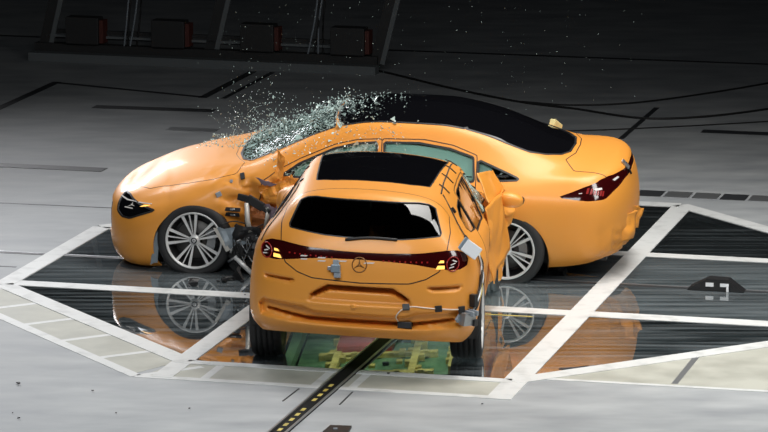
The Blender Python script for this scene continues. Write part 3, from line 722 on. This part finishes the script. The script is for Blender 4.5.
# ------------------------------------------------------------ small parts fixed to the two cars
from mathutils.bvhtree import BVHTree
BV1 = BVHTree.FromBMesh(bm_sedan); BV2 = BVHTree.FromBMesh(bm_wagon)
def on(bv, p, off=0.0):
    loc, n, i, d = bv.find_nearest(Vector(p))
    return loc + n * off, n
def rear(y, z, off=0.0):
    loc, n, i, d = BV2.ray_cast(Vector((6, y, z)), Vector((-1, 0, 0))); return loc + n * off, n
def patch(name, pts, bv, m, parent, off=.003, th=.004, proj='x'):
    vs = []
    c = []
    for p in pts:
        if proj == 'x': loc, n = rear(p[0], p[1])
        else: loc, n = on(bv, p)
        c.append(n); vs.append(loc + n * (off + th))
    k = len(vs); vs += [v - n * th for v, n in zip(vs, c)]
    fs = [tuple(range(k)), tuple(range(2 * k - 1, k - 1, -1))] + [(i, i + k, (i + 1) % k + k, (i + 1) % k) for i in range(k)]
    return mesh_obj(name, vs, fs, m, parent)
def obox(name, bv, p, size, m, parent, off=0, spin=0, bevel=.004):
    """a small box lying on the surface nearest to p"""
    loc, n = on(bv, p); up = Vector((0, 0, 1)) if abs(n.z) < .9 else Vector((1, 0, 0))
    x = up.cross(n).normalized(); y = n.cross(x); rot = Matrix((x, y, n)).transposed() @ Matrix.Rotation(spin, 3, 'Z')
    return box(name, loc + n * (size[2] / 2 + off), size, m, parent, rot, bevel)
def zc(y): return .978 - .055 * y
def blob(name, c, r, m, parent, T=None, rot=None, sub=3):
    bm = bmesh.new(); bmesh.ops.create_icosphere(bm, subdivisions=sub, radius=1)
    for v in bm.verts:
        co = v.co.copy(); co.x = math.copysign(abs(co.x) ** .8, co.x); co.z = math.copysign(abs(co.z) ** .8, co.z); q = Vector((co.x * r[0], co.y * r[1], co.z * r[2]))
        if rot: q = rot @ q
        v.co = q + Vector(c)
    return bm_obj(name, bm, m, parent, True)
# estate: lamp clusters, and painted reflections on the light bar
for s in (-1, 1):
    ring = []
    for k in range(20):
        a = 2 * PI * k / 20; ring.append(rear(s * .728 + .046 * math.cos(a), zc(s * .728) + .054 * math.sin(a), .003)[0])
    tube('lamp_ring', ring, .005, M['lens_glow'], wagon, 6, True)
    for dy, dz, a in ((0, 0, .3), (.012, .022, -.5), (-.01, -.024, .2)):
        y = s * .728 + dy; z = zc(y) + dz; c, q = math.cos(a), math.sin(a)
        patch('lamp_star', [(y + u * c - v * q, z + u * q + v * c) for u, v in ((-.017, -.004), (.017, -.004), (.017, .004), (-.017, .004))], BV2, M['lamp_glint_white'], wagon)
    for z0, z1, y0, y1 in ((.012, .03, .62, .66), (-.035, -.008, .60, .665)):
        patch('turn_signal', [(s * y0, zc(s * y0) + z0), (s * y1, zc(s * y1) + z0), (s * y1, zc(s * y1) + z1), (s * (y0 + .015), zc(s * y0) + z1)], BV2, M['amber'], wagon)
    for k in range(9):
        y = s * (.20 + .042 * k); z = zc(y) + .018
        patch('lamp_dot', [(y - .006, z - .006), (y + .006, z - .006), (y + .006, z + .006), (y - .006, z + .006)], BV2, M['lens_glow'], wagon, .002, .002)
for y, w_ in ((-.42, .03), (-.28, .035), (-.12, .04), (.09, .045)):
    for dz in ((.012, -.012) if y < -.2 else (0,)):
        z = zc(y) + dz - .004; patch('lamp_and_glint_strip', [(y - w_, z - .004), (y + w_ * .7, z - .004), (y + w_, z + .005), (y - w_ * .7, z + .005)], BV2, M['lamp_glint_white'], wagon, .002, .003)  # reflections of hall lamps, painted on the bar as pale glowing strips
# emblem: ring and three-pointed star
M['emblem'] = mat('emblem_bronze', (.20, .085, .02), .35, .4)
ring = [rear(.015 + .056 * math.cos(2 * PI * k / 28), .955 + .056 * math.sin(2 * PI * k / 28), .003)[0] for k in range(28)]
em = tube('emblem', ring, .0045, M['emblem'], wagon, 6, True)
for k in range(3):
    a = PI / 2 + 2 * PI * k / 3; y = .015; z = .955
    pt = lambda r, b: (y + r * math.cos(b), z + r * math.sin(b))
    o = patch('star_point', [pt(.054, a), pt(.009, a + PI / 3), pt(.009, a - PI / 3)], BV2, M['emblem'], em, .002, .004)
tc_ = rear(-.03, .635)[0]; blob('tow_eye_cover', tc_, (.014, .024, .022), M['paint'], wagon)
# rear wiper, sensors and wiring on the tail
wp = [rear(y, z, .012)[0] for y, z in ((-.10, 1.135), (.08, 1.15), (.30, 1.135))]
tube('wiper', spline(wp, 5), .011, M['black'], wagon, 6)
g = obox('sensor_clamp', BV2, rear(-.165, .925)[0], (.07, .06, .05), M['blue_grey'], wagon)
tag(g, 'grey clamp on the tailgate')
for dy, dz, sz, m in ((.0, .04, (.045, .05, .035), 'grey'), (.012, -.045, (.05, .05, .04), 'grey'), (-.05, 0, (.03, .03, .03), 'steel')):
    obox('clamp_piece', BV2, rear(-.165 + dy, .925 + dz)[0], sz, M[m], g)
cab = [rear(y, z, .008)[0] for y, z in ((.31, .505), (.30, .56), (.34, .61), (.42, .628), (.53, .615), (.64, .60), (.74, .585), (.80, .575))]
tube('sensor_wire', spline(cab, 5), .0055, mat('pale_wire', (.75, .62, .5), .5), wagon, 6)
for y, z in ((.375, .625), (.62, .603), (.79, .578)): obox('wire_clip', BV2, rear(y, z)[0], (.055, .05, .022), M['black'], wagon)
b = obox('sensor_box', BV2, rear(.365, .49)[0], (.11, .07, .05), M['black'], wagon, 0, .1)
obox('sensor_block', BV2, rear(.385, .485)[0], (.06, .05, .075), M['blue_grey'], b)
b = obox('junction_box', BV2, rear(.82, .50)[0], (.13, .10, .06), M['steel'], wagon, 0, -.1)
for k in range(3): obox('connector', BV2, rear(.80 + .025 * k, .545)[0], (.02, .04, .09), M['grey'], b)
obox('connector', BV2, rear(.845, .47)[0], (.05, .05, .08), M['black'], b)
b = box('data_logger', (4.38, .865, 1.03), (.05, .14, .105), M['white'], wagon, Matrix.Rotation(R(-36), 3, 'X') @ Matrix.Rotation(R(-14), 3, 'Y'), .006); tag(b, 'white box with cables on the right rear corner')
box('logger_side', (-.005, -.078, -.0), (.055, .035, .11), M['blue_grey'], None, None, .004)
ls = bpy.context.scene.objects.get('logger_side') or [o for o in C.objects if o.name.startswith('logger_side')][-1]; lsm = Matrix.Translation((4.38, .865, 1.03)) @ (Matrix.Rotation(R(-36), 4, 'X') @ Matrix.Rotation(R(-14), 4, 'Y')); ls.data.transform(lsm); ls.parent = b
for k, (m, dx) in enumerate((('cable', 0), ('white', .03), ('yellow', -.025), ('cable', .05), ('steel', -.05))):
    pts = []
    for i, (x, z) in enumerate(((4.15, .95), (4.10, .86), (4.17, .76), (4.28, .66), (4.36, .58), (4.42, .53))):
        p, n = on(BV2, (x + dx * (.5 + .5 * math.sin(i * 1.7 + k)), .93, z)); pts.append(p + n * (.02 + .008 * math.sin(i * 2 + k)))
    tube('cable', spline(pts, 5), .008 if k else .012, M[m], wagon, 6)
obox('cable_clamp', BV2, (4.40, .88, .63), (.05, .10, .05), M['black'], wagon); obox('cable_clamp', BV2, (4.2, .84, 1.1), (.03, .05, .02), M['black'], wagon); obox('cable_clamp', BV2, (3.95, .72, 1.27), (.03, .05, .02), M['black'], wagon)
# wire down the left pillar and the strap with ties on the right roof rail
pts = [on(BV2, p, .006)[0] for p in ((3.62, -.55, 1.39), (3.80, -.57, 1.38), (3.98, -.62, 1.32), (4.12, -.68, 1.24), (4.25, -.74, 1.15), (4.33, -.78, 1.07))]
tube('pillar_wire', spline(pts, 6), .005, M['cable'], wagon, 5)
for x in (2.4, 2.95, 3.5): obox('roof_marker', BV2, (x, -.55, 1.41), (.05, .035, .012), M['black'], wagon)
pts = [on(BV2, p, .006)[0] for p in ((2.15, .60, 1.3), (2.6, .59, 1.35), (3.1, .585, 1.36), (3.5, .58, 1.36), (3.85, .58, 1.34))]
tube('roof_wire', spline(pts, 6), .006, M['cable'], wagon, 5)
pts = [on(BV2, p, .006)[0] for p in ((3.85, .60, 1.34), (4.02, .68, 1.25), (4.12, .74, 1.16), (4.2, .80, 1.05))]
tube('pillar_wire', spline(pts, 6), .005, M['cable'], wagon, 5)
for x in (2.3, 2.75, 3.2, 3.62):
    pts = [on(BV2, (x + d * .4, .585 + d, 1.35 - abs(d) * .5), .009)[0] for d in (-.055, 0, .055)]
    tube('cable_tie', pts, .005, M['cable'], wagon, 5)
# door mirror cap on the right, seats and trim inside
mc = blob('door_mirror', (1.50, 1.05, .885), (.075, .12, .065), M['paint'], wagon, rot=Matrix.Rotation(R(-8), 3, 'X'))
blob('mirror_glass', (1.48, 1.15, .875), (.05, .025, .035), M['black'], mc, rot=Matrix.Rotation(R(-8), 3, 'X'))
bm = bmesh.new(); bar(bm, (1.5, .88, .85), (1.5, 1.02, .86), .06, .03); bm_obj('mirror_arm', bm, M['black'], mc)
for x in (2.0, 2.9):
    for y in (-.36, .36): seat(wagon, T2, x, y, .5)
blob('airbag', (1.85, .36, .92), (.2, .26, .2), M['airbag'], wagon); blob('airbag', (1.85, -.36, .92), (.2, .26, .2), M['airbag'], wagon)
bm = bmesh.new(); add_box(bm, (1.62, 0, .82), (.42, 1.3, .22)); add_box(bm, (3.75, 0, .62), (1.1, 1.2, .04)); bm_obj('dashboard', bm, M['fabric'], wagon)
pan(wagon, T2, 'floor_plate', 1.2, 4.3, .6, .33, M['black'])

# saloon: headlamp insides, fender slots, brackets, belt trim, sensor pad
for s in (-1, 1):
    hl = o1[HEADL if s < 0 else HEADL + 100]
    def P(pts, name, m, off=.002): return patch(name, [(x, s * (abs(y)), z + (.09 if s > 0 else 0)) for x, y, z in pts], BV1, M[m], hl, off, .003, 'n')
    P([(.12, .60, .645), (.20, .72, .63), (.30, .80, .622), (.31, .80, .608), (.20, .72, .612), (.12, .60, .625)], 'lamp_and_glint_strip', 'lamp_glint_white')
    P([(.33, .81, .615), (.40, .84, .607), (.47, .86, .60), (.47, .86, .59), (.40, .84, .595), (.33, .81, .60)], 'lamp_and_glint_strip', 'lamp_glint_white')
    P([(.40, .84, .575), (.46, .86, .583), (.42, .85, .562), (.36, .83, .553)], 'side_marker', 'amber', .001)
    cx, cy, cz = .27, .79, .570
    for a in (95, 215, 335):
        dx, dz = math.cos(R(a)) * .045, math.sin(R(a)) * .04
        P([(cx - dz * .1, cy, cz + dx * .1), (cx + dx, cy + dx * .4, cz + dz), (cx + dz * .12, cy, cz - dx * .12)], 'lamp_star', 'lamp_glint_white')
    P([(.22, .74, .53), (.30, .80, .528), (.30, .80, .520), (.22, .74, .522)], 'lamp_and_glint_strip', 'lamp_glint_white')
for z, l in ((.60, .17), (.515, .15)):
    b = obox('fender_slot', BV1, (1.185, -.95, z), (l, .035, .014), M['black'], sedan); obox('slot_bolt', BV1, (1.19, -.95, z), (.03, .018, .018), M['steel'], b); obox('slot_bolt', BV1, (1.225, -.95, z), (.018, .014, .018), M['white'], b)
obox('fender_pad', BV1, (1.10, -.95, .71), (.05, .045, .012), M['grey'], sedan, 0, .4)
obox('fender_pad', BV1, (1.28, -.8, .86), (.04, .07, .012), M['black'], sedan, 0, .4); obox('fender_pad', BV1, (1.18, -.85, .83), (.025, .03, .01), M['grey'], sedan)
patch('belt_trim', [(3.40, -.90, .945), (3.66, -.88, .95), (3.66, -.87, .975), (3.40, -.88, .965)], BV1, M['chrome'], sedan, .003, .006, 'n')
patch('belt_trim', [(2.6, -.90, .93), (3.34, -.90, .94), (3.34, -.90, .952), (2.6, -.90, .942)], BV1, M['chrome'], sedan, .003, .006, 'n')
M['pale_yellow'] = mat('pale_yellow_foam', (.62, .55, .26), .7)
b = obox('foam_block', BV1, (3.95, .60, 1.26), (.06, .15, .07), M['pale_yellow'], sedan, 0, 0, .012); tag(b, 'pale yellow block on the far roof edge')
obox('tape_patch', BV1, (4.12, .6, 1.2), (.05, .12, .01), M['chrome'], sedan)
tl = o1[TAIL]
for pts in ([(4.40, -.83, .835), (4.48, -.79, .845), (4.48, -.79, .825), (4.42, -.82, .815)], [(4.56, -.66, .895), (4.60, -.58, .915), (4.61, -.56, .90), (4.57, -.64, .878)], [(4.28, -.88, .80), (4.31, -.87, .803), (4.31, -.87, .795), (4.28, -.88, .793)]):
    patch('lamp_and_glint_strip', pts, BV1, M['lamp_glint_white'], tl, .002, .003, 'n')
for k in range(6):
    x = 4.34 + .035 * k; patch('lamp_bar', [(x, -.86, .79), (x + .018, -.85, .79), (x + .03, -.83, .84), (x + .012, -.84, .84)], BV1, M['lens_glow'], tl, .001, .002, 'n')
for p, sz, m in (((4.66, -.33, .99), (.05, .09, .02), 'steel'), ((4.68, -.30, .94), (.02, .12, .015), 'black')): obox('tow_hook', BV1, p, sz, M[m], sedan, 0, .3)

# torn metal, struts and mechanical parts in the crushed door and wheel house
def sheet(name, pts, m, parent, amp=.02, nx=9, ny=6, seed=0, th=.004, fr=5, ed_=.03, smooth=False):
    """a buckled sheet spanned by four corner points"""
    a, b, c, d = [Vector(p) for p in pts]; vs = []; nrm = (b - a).cross(d - a).normalized()
    for i in range(nx + 1):
        for j in range(ny + 1):
            u, v = i / nx, j / ny; p = a * (1 - u) * (1 - v) + b * u * (1 - v) + c * u * v + d * (1 - u) * v
            h = ridged(p + Vector((seed, seed, 0)), fr) * amp
            edge = Vector((noise.noise(p * 17 + Vector((seed, 0, 0))), 0, noise.noise(p * 17 + Vector((0, seed, 5))))) * ed_ * (i in (0, nx) or j in (0, ny))
            vs.append(p + nrm * h + edge)
    k = len(vs); vs += [v - nrm * th for v in vs]; W_ = ny + 1
    fs = []
    for i in range(nx):
        for j in range(ny):
            q = (i * W_ + j, i * W_ + j + 1, (i + 1) * W_ + j + 1, (i + 1) * W_ + j); fs += [q, tuple(x + k for x in q[::-1])]
    rim = [i * W_ for i in range(nx + 1)] + [nx * W_ + j for j in range(1, W_)] + [i * W_ + ny for i in range(nx - 1, -1, -1)] + list(range(ny - 1, 0, -1))
    for i in range(len(rim)): p, q = rim[i], rim[(i + 1) % len(rim)]; fs.append((p, p + k, q + k, q))
    bm = bmesh.new(); bv = [bm.verts.new(v) for v in vs]
    for f in fs: bm.faces.new([bv[i] for i in f])
    return bm_obj(name, bm, m, parent, smooth)
def local(bvroot, p): return p
M['liner'] = mat('grey_blue_liner', (.22, .26, .29), .55, .2)
M['primer'] = mat('pale_primer_metal', (.5, .48, .44), .45, .3)
M['purple'] = mat('violet_grey_plastic', (.16, .12, .15), .45)
# wheel-house liner peeled off behind the front wheel
sheet('torn_liner', [(1.05, -.99, .42), (1.48, -1.00, .44), (1.42, -.98, .30), (1.18, -1.00, .24)], M['liner'], sedan, .03, seed=2)
sheet('liner_strap', [(1.04, -1.01, .42), (1.08, -1.01, .43), (1.20, -1.02, .24), (1.17, -1.02, .22)], M['primer'], sedan, .005, 6, 2, seed=3)
sheet('liner_flap', [(.46, -.90, .34), (.53, -.90, .36), (.53, -.90, .08), (.47, -.90, .05)], M['liner'], sedan, .006, 6, 2, seed=4)
sheet('torn_liner', [(1.24, -1.02, .44), (1.50, -1.03, .45), (1.47, -1.02, .30), (1.22, -1.02, .32)], M['black'], sedan, .05, 9, 6, 23)
# bracket and struts in the footwell
bm = bmesh.new(); bar(bm, (1.27, -.98, .71), (1.38, -1.0, .69), .03, .06); bar(bm, (1.36, -1.0, .70), (1.50, -1.0, .62), .03, .08); bar(bm, (1.48, -1.0, .63), (1.56, -1.0, .58), .03, .05)
bm_obj('hinge_bracket', bm, M['black'], sedan, False, .008)
tube('door_strut', [(1.355, -1.0, .66), (1.36, -1.01, .5), (1.38, -1.0, .40)], .024, M['primer'], sedan, 8); tube('door_strut', [(1.345, -1.0, .66), (1.345, -1.01, .5), (1.35, -1.0, .42)], .012, M['black'], sedan, 6)
tube('door_strut', [(1.53, -1.0, .62), (1.54, -1.01, .55), (1.52, -1.0, .44)], .02, M['primer'], sedan, 8)
sheet('trim_piece', [(1.43, -.97, .89), (1.56, -.98, .86), (1.62, -.98, .82), (1.5, -.97, .80)], M['purple'], sedan, .01, 5, 3, 5)
sheet('trim_piece', [(1.56, -.98, .60), (1.66, -.98, .66), (1.70, -.98, .62), (1.58, -.98, .50)], M['purple'], sedan, .01, 5, 3, 6)
sheet('trim_piece', [(1.50, -.98, .66), (1.60, -.98, .62), (1.62, -.98, .54), (1.53, -.98, .50)], M['purple'], sedan, .01, 5, 3, 7)
sheet('torn_door_skin', [(1.42, -.95, .80), (1.76, -.97, .92), (1.85, -.97, .70), (1.55, -.96, .64)], M['paint'], sedan, .045, 12, 9, 8)
sheet('torn_door_skin', [(1.62, -.96, 1.16), (1.70, -.97, 1.02), (1.66, -.97, .86), (1.60, -.96, .92)], M['paint'], sedan, .03, 8, 6, 9)
sheet('inner_door_panel', [(1.38, -.93, .64), (1.58, -.94, .60), (1.56, -.95, .40), (1.38, -.93, .42)], mat('bare_rust_orange', (.34, .11, .03), .5), sedan, .06, 10, 8, 10)
tube('loose_wire', spline([(1.12, -1.0, .45), (1.22, -1.01, .49), (1.32, -1.01, .48), (1.42, -1.0, .44), (1.5, -1.0, .47)], 5), .006, M['cable'], sedan, 5)
# suspension and drive parts behind the wheel, black with a silver damper
bm = bmesh.new()
rr = random.Random(9)
for k in range(26):
    c = Vector((1.33 + rr.uniform(-.12, .14), -.90 + rr.uniform(-.09, .05), .22 + rr.uniform(-.18, .19)))
    add_box(bm, c, (rr.uniform(.04, .12), rr.uniform(.03, .07), rr.uniform(.03, .10)), Matrix.Rotation(rr.uniform(0, 3), 3, 'Y') @ Matrix.Rotation(rr.uniform(-.5, .5), 3, 'X'))
bm_obj('subframe', bm, M['black'], sedan, False, .006)
for p0, p1, r, m in (((1.24, -1.0, .17), (1.40, -1.01, .02), .022, 'alloy'), ((1.18, -.98, .12), (1.25, -1.0, .165), .012, 'steel'), ((1.22, -.99, .28), (1.30, -1.0, .33), .014, 'steel'), ((1.20, -.98, .20), (1.23, -.99, .30), .01, 'alloy'), ((1.37, -.98, .34), (1.40, -.99, .30), .02, 'steel'), ((1.33, -.98, .05), (1.45, -1.0, .12), .01, 'cable'), ((1.40, -.99, .2), (1.46, -1.0, .3), .012, 'cable')):
    tube('damper' if m == 'alloy' and r > .02 else 'link_rod', [p0, p1], r, M[m], sedan, 8)
for k in range(7):
    p = [(1.2 + rr.uniform(0, .25), -.99 - rr.uniform(0, .03), rr.uniform(.05, .38)) for _ in range(4)]; tube('loose_wire', spline(p, 4), .005, M['cable'] if k % 3 else M['steel'], sedan, 5)
# ragged folds pushed out of the tail bumper
sheet('bumper_fold', [(4.60, -.62, .56), (4.76, -.42, .58), (4.72, -.44, .34), (4.56, -.64, .32)], M['paint'], sedan, .03, 14, 12, 12, .008, 4, .015, True)
sheet('bumper_fold', [(4.68, -.35, .62), (4.79, -.18, .56), (4.75, -.22, .38), (4.66, -.40, .40)], M['paint'], sedan, .03, 14, 12, 13, .008, 4, .015, True)
# creased fender and door skins standing off the estate's right side
sheet('fender_fold', [(2.5, .90, .98), (1.45, 1.00, 1.00), (1.35, 1.02, .42), (2.4, .94, .34)], M['paint'], wagon, .05, 26, 18, 15, .01, 1.3, .008, True)
sheet('fender_fold', [(2.1, .80, 1.22), (1.5, .90, 1.14), (1.45, .98, .94), (2.2, .90, .97)], M['paint'], wagon, .03, 16, 12, 16, .01, 1.6, .008, True)

# ------------------------------------------------------------ glass thrown up from the windscreen
def shard_verts(r, c, s):
    n = r.choice((3, 4, 5)); a0 = r.uniform(0, 6.3); u = Vector((r.gauss(0, 1), r.gauss(0, 1), r.gauss(0, 1))).normalized(); v = u.orthogonal().normalized(); w_ = u.cross(v)
    ring = [c + (v * math.cos(a0 + 2 * PI * k / n) + w_ * math.sin(a0 + 2 * PI * k / n) * r.uniform(.4, 1)) * s * r.uniform(.6, 1.1) for k in range(n)]
    return ring + [p + u * .003 for p in ring], [tuple(range(n)), tuple(range(2 * n - 1, n - 1, -1))] + [(k, k + n, (k + 1) % n + n, (k + 1) % n) for k in range(n)]
MS = Matrix.Translation(sedan.location) @ Matrix.Rotation(PSI, 4, 'Z')
r = random.Random(21)
def spot(kind):
    if kind == 0: x = r.gauss(1.30, .10); return Vector((x, r.gauss(.1, .25), 1.10 + abs(r.gauss(0, .14))))       # plume over the bonnet
    if kind == 1:                                                                                          # along the screen
        x = r.uniform(1.2, 2.1); return Vector((x, r.uniform(-.62, .5), 1.06 + (x - 1.2) * .40 + abs(r.gauss(0, .04))))
    if kind == 2:                                                                                          # near pillar and side window
        x = r.uniform(1.5, 2.75); return Vector((x, r.uniform(-.95, -.62), 1.0 + .25 * smooth01((x - 1.4) / .8) + r.gauss(0, .07)))
    x = 2.0 + abs(r.gauss(0, .3)); y = r.uniform(-.62, .15)                                                 # on the front of the roof
    loc = BV1.ray_cast(Vector((x, y, 3)), Vector((0, 0, -1)))[0]; return loc + Vector((0, 0, .01 + abs(r.gauss(0, .015))))
big = None
for k in range(100):
    kind = (0, 1, 1, 2, 3)[k % 5]; c = MS @ spot(kind); vs, fs = shard_verts(r, Vector((0, 0, 0)), r.choice((.016, .022, .03, .042)) if kind else r.uniform(.012, .026))
    o = mesh_obj('glass_fragment', vs, fs, M['shard']); o.location = c
    lab = ('small pale glass fragment flying above the base of the broken windscreen', 'pale glass fragment lying over the shattered windscreen', 'pale glass fragment beside the near windscreen pillar and side window', 'pale glass fragment over the front of the black roof')
    tag(o, lab[kind], 'glass', ('glass fragments above the bonnet', 'glass fragments over the windscreen', 'glass fragments by the near pillar', 'glass fragments over the roof')[kind])
vs = []; fs = []
for k in range(1900):
    q = r.random()
    if q < .22: p = Vector((r.gauss(1.22, .16), r.gauss(.2, .3), 1.1 + abs(r.gauss(0, .20)))); s_ = r.uniform(.003, .009)
    elif q < .36: p = Vector((r.uniform(.7, 4.6), r.uniform(-.5, 2.5), r.uniform(1.3, 2.6))); s_ = r.uniform(.002, .004)
    elif q < .42: p = Vector((r.uniform(.8, 1.2), r.uniform(-.5, .3), 1.05)); s_ = r.uniform(.006, .014)
    else: p = spot(r.choice((1, 1, 1, 2, 3))); s_ = r.uniform(.005, .013)
    v, f = shard_verts(r, MS @ p, s_); k0 = len(vs); vs += v; fs += [tuple(i + k0 for i in t) for t in f]
tag(mesh_obj('glass_dust', vs, fs, M['shard']), 'spray of tiny glass grains thrown over the saloon', 'glass', kind='stuff')

# ------------------------------------------------------------ things on the floor
def floor_cable(pts, rad, label):
    o = tube('floor_cable', spline([(x, y, rad) for x, y in pts], 8), rad, M['cable']); tag(o, label, 'cable')
floor_cable([(-.6, 45.2), (0, 44.43), (.77, 43.21), (1.55, 42.19), (2.16, 41.7), (2.83, 41.08), (3.5, 41.15), (4.31, 41.7), (5.2, 42.6)], .013, 'long black cable sagging across the dark floor behind the saloon roof')
floor_cable([(1.55, 42.22), (2.17, 41.98), (3.03, 42.26), (4.5, 43.58), (5.5, 44.9)], .011, 'black cable curving up towards the upper right of the hall floor')
floor_cable([(1.4, 40.2), (2.24, 40.29), (3.24, 40.55), (4.23, 40.88), (5.2, 41.3)], .008, 'thin nearly straight cable behind the saloon boot')
def rot_at(loc, rz): return Matrix.Translation(loc) @ Matrix.Rotation(rz, 4, 'Z')
w1 = empty('camera_wedge', Q(-5.15, 31.74, .004), -TH)
tag(w1, 'low black ramp-shaped box with two white stickers on the right floor glass', 'box')
bm = bmesh.new(); prof = [(-.26, 0), (.24, 0), (.22, .012), (.10, .10), (-.08, .105), (-.24, .02)]
a_ = [bm.verts.new((x, -.07, z)) for x, z in prof]; b_ = [bm.verts.new((x, .07, z)) for x, z in prof]
bm.faces.new(a_); bm.faces.new(b_[::-1])
for i in range(6): bm.faces.new((a_[i], b_[i], b_[(i + 1) % 6], a_[(i + 1) % 6]))
bm_obj('housing', bm, M['black'], w1)
box('sticker', (-.06, -.0725, .055), (.07, .004, .035), M['white'], w1); box('sticker', (.07, -.0725, .055), (.075, .004, .03), M['white'], w1); box('bracket', (.10, -.09, .03), (.02, .012, .06), M['white'], w1)
p1 = empty('floor_plate', Vector((-.36, 27.02, 0)), 0); tag(p1, 'small black plate lying on the concrete beside the tow rail', 'plate')
bm = bmesh.new(); vs = [bm.verts.new(v) for v in ((-.11, -.14, 0), (.09, -.12, 0), (.12, .10, 0), (-.04, .12, 0))]; f = bm.faces.new(vs)
e = bmesh.ops.extrude_face_region(bm, geom=[f]); bmesh.ops.translate(bm, vec=(0, 0, .018), verts=[v for v in e['geom'] if isinstance(v, bmesh.types.BMVert)])
bm_obj('plate', bm, M['black'], p1); box('plate_bolt', (.0, .0, .021), (.03, .03, .006), M['grey'], p1)
strip(-7.70, 26.88, -7.69, 27.30, .012, 'floor_mark', M['groove']); strip(-7.25, 26.88, -7.26, 27.30, .012, 'floor_mark', M['groove'])
strip(-4.90, 28.18, -4.89, 29.3, .05, 'floor_joint', M['steel'], th=.0025)
strip(-12.34, 38.6, -11.78, 38.6, .22, 'floor_patch', M['steel'], th=.002)
strip(-30, 31.15, -11.4, 31.15, .03, 'floor_joint', M['groove'], th=.002); strip(-14, 34.0, -11.3, 34.05, .03, 'floor_joint', M['groove'], th=.002)
strip(-7.08, 30.28, -6.48, 30.28, .02, 'yellow_line', M['yellow'], th=.003)
# bits broken off the cars
rr = random.Random(5)
for k in range(26):
    if k < 8: x, y = rr.uniform(-1.75, -1.2), rr.uniform(32.0, 32.45)
    elif k < 18: x, y = rr.uniform(-1.8, 1.5), rr.uniform(31.6, 32.6)
    else: x, y = rr.uniform(-3, 3), rr.uniform(27.2, 29.0)
    s_ = rr.uniform(.02, .07) if k < 8 else rr.uniform(.01, .025)
    bm = bmesh.new(); add_box(bm, (0, 0, s_ * .25), (s_, s_ * .7, s_ * .5))
    for v in bm.verts: v.co.x += rr.uniform(-.3, .3) * s_; v.co.y += rr.uniform(-.3, .3) * s_
    o = bm_obj('broken_bit', bm, M['black']); o.location = (x, y, .006)
    tag(o, ('small broken part on the floor behind the front wheel of the saloon', 'tiny broken part scattered on the floor glass', 'tiny dark speck of debris on the near concrete')[0 if k < 8 else 1 if k < 18 else 2], 'debris', ('parts broken off behind the front wheel', 'debris on the floor glass', 'debris on the near concrete')[0 if k < 8 else 1 if k < 18 else 2])
bm = bmesh.new(); vs = [bm.verts.new(v) for v in ((-.05, .05, .0), (.07, -.12, 0), (.0, -.03, .10), (.02, .04, .12), (.01, .02, .02))]
for f in ((0, 1, 2), (0, 2, 3), (1, 4, 3), (1, 3, 2), (0, 4, 1), (0, 3, 4)): bm.faces.new([vs[i] for i in f])
o = bm_obj('torn_plastic', bm, M['black']); o.location = (-1.30, 32.45, .004); tag(o, 'black pointed plastic scrap on the glass behind the front wheel', 'debris')

# ------------------------------------------------------------ lamp gantry standing in the dark at the back
GX = Q(-15.45, 43.05); gd = (Q(-10.95, 42.95) - GX).normalized(); gn = Vector((-gd.y, gd.x, 0))
gan = empty('lamp_gantry', GX, math.atan2(gd.y, gd.x)); tag(gan, 'dark steel gantry with leaning posts standing in the shadow at upper left', 'gantry')
M['post'] = mat('gantry_black', (.03, .03, .03), .6); M['post_side'] = mat('gantry_grey', (.15, .165, .17), .6); M['red_side'] = mat('dull_red_panel', (.10, .025, .018), .6)
box('foot_beam', (2.15, .10, .13), (4.35, .14, .14), M['post'], gan); box('foot_plinth', (2.15, -.05, .05), (4.4, .16, .10), M['post_side'], gan)
box('cross_bar', (2.15, .14, .34), (4.1, .05, .05), M['post'], gan); box('cross_bar', (2.15, .11, .29), (4.1, .04, .03), M['post_side'], gan)
for x in (.05, 2.18, 4.28):
    bm = bmesh.new(); bar(bm, (x, .14, .1), (x + .62, .14, 2.6), .1, .12, (1, 0, 0)); bm_obj('post', bm, M['post'], gan)
    bm = bmesh.new(); bar(bm, (x + .09, .11, .1), (x + .71, .11, 2.6), .03, .06, (1, 0, 0)); bm_obj('post_flange', bm, M['post_side'], gan)
box('top_beam', (2.85, .14, 2.65), (4.6, .12, .12), M['post'], gan)
fl0 = None
for k, x in enumerate((.62, 1.72, 2.85, 3.98)):
    loc = GX + gd * x + gn * .10 + Vector((0, 0, .20))
    lab = ('leftmost black lamp box on the gantry', 'second black lamp box from the left on the gantry', 'third lamp box, just right of the middle gantry post', 'rightmost black lamp box beside the right gantry post')[k]
    t_ = empty('lamp_box', loc, math.atan2(gd.y, gd.x)); tag(t_, lab, 'lamp', 'lamp boxes on the gantry')
    if fl0 is None:
        fl0 = [box('housing', (0, -.06, .18), (.42, .2, .33), M['post'], t_, None, .01), box('side_panel', (.235, -.03, .17), (.05, .16, .28), M['red_side'], t_), box('yoke', (0, .05, .02), (.5, .04, .05), M['post'], t_), box('lens', (0, .045, .18), (.36, .01, .27), M['grey'], t_)]
    else:
        for q in fl0: c = q.copy(); C.objects.link(c); c.parent = t_
for k, x in enumerate((.98, 3.35)):
    loc = GX + gd * x + gn * .02; rc = random.Random(k)
    t_ = empty('hanging_cable', loc, 0); tag(t_, ('bundle of cables hanging beside the leftmost lamp box', 'bundle of cables hanging left of the right gantry post')[k], 'cable')
    for j in range(4):
        tube('cable', spline([(.05 * j + .12 + .12 * z_ * .5 + rc.uniform(-.03, .03), 0, .12 + z_ * .5) for z_ in range(6)], 4), .012, M['cable'] if j % 2 else M['grey'], t_, 5)
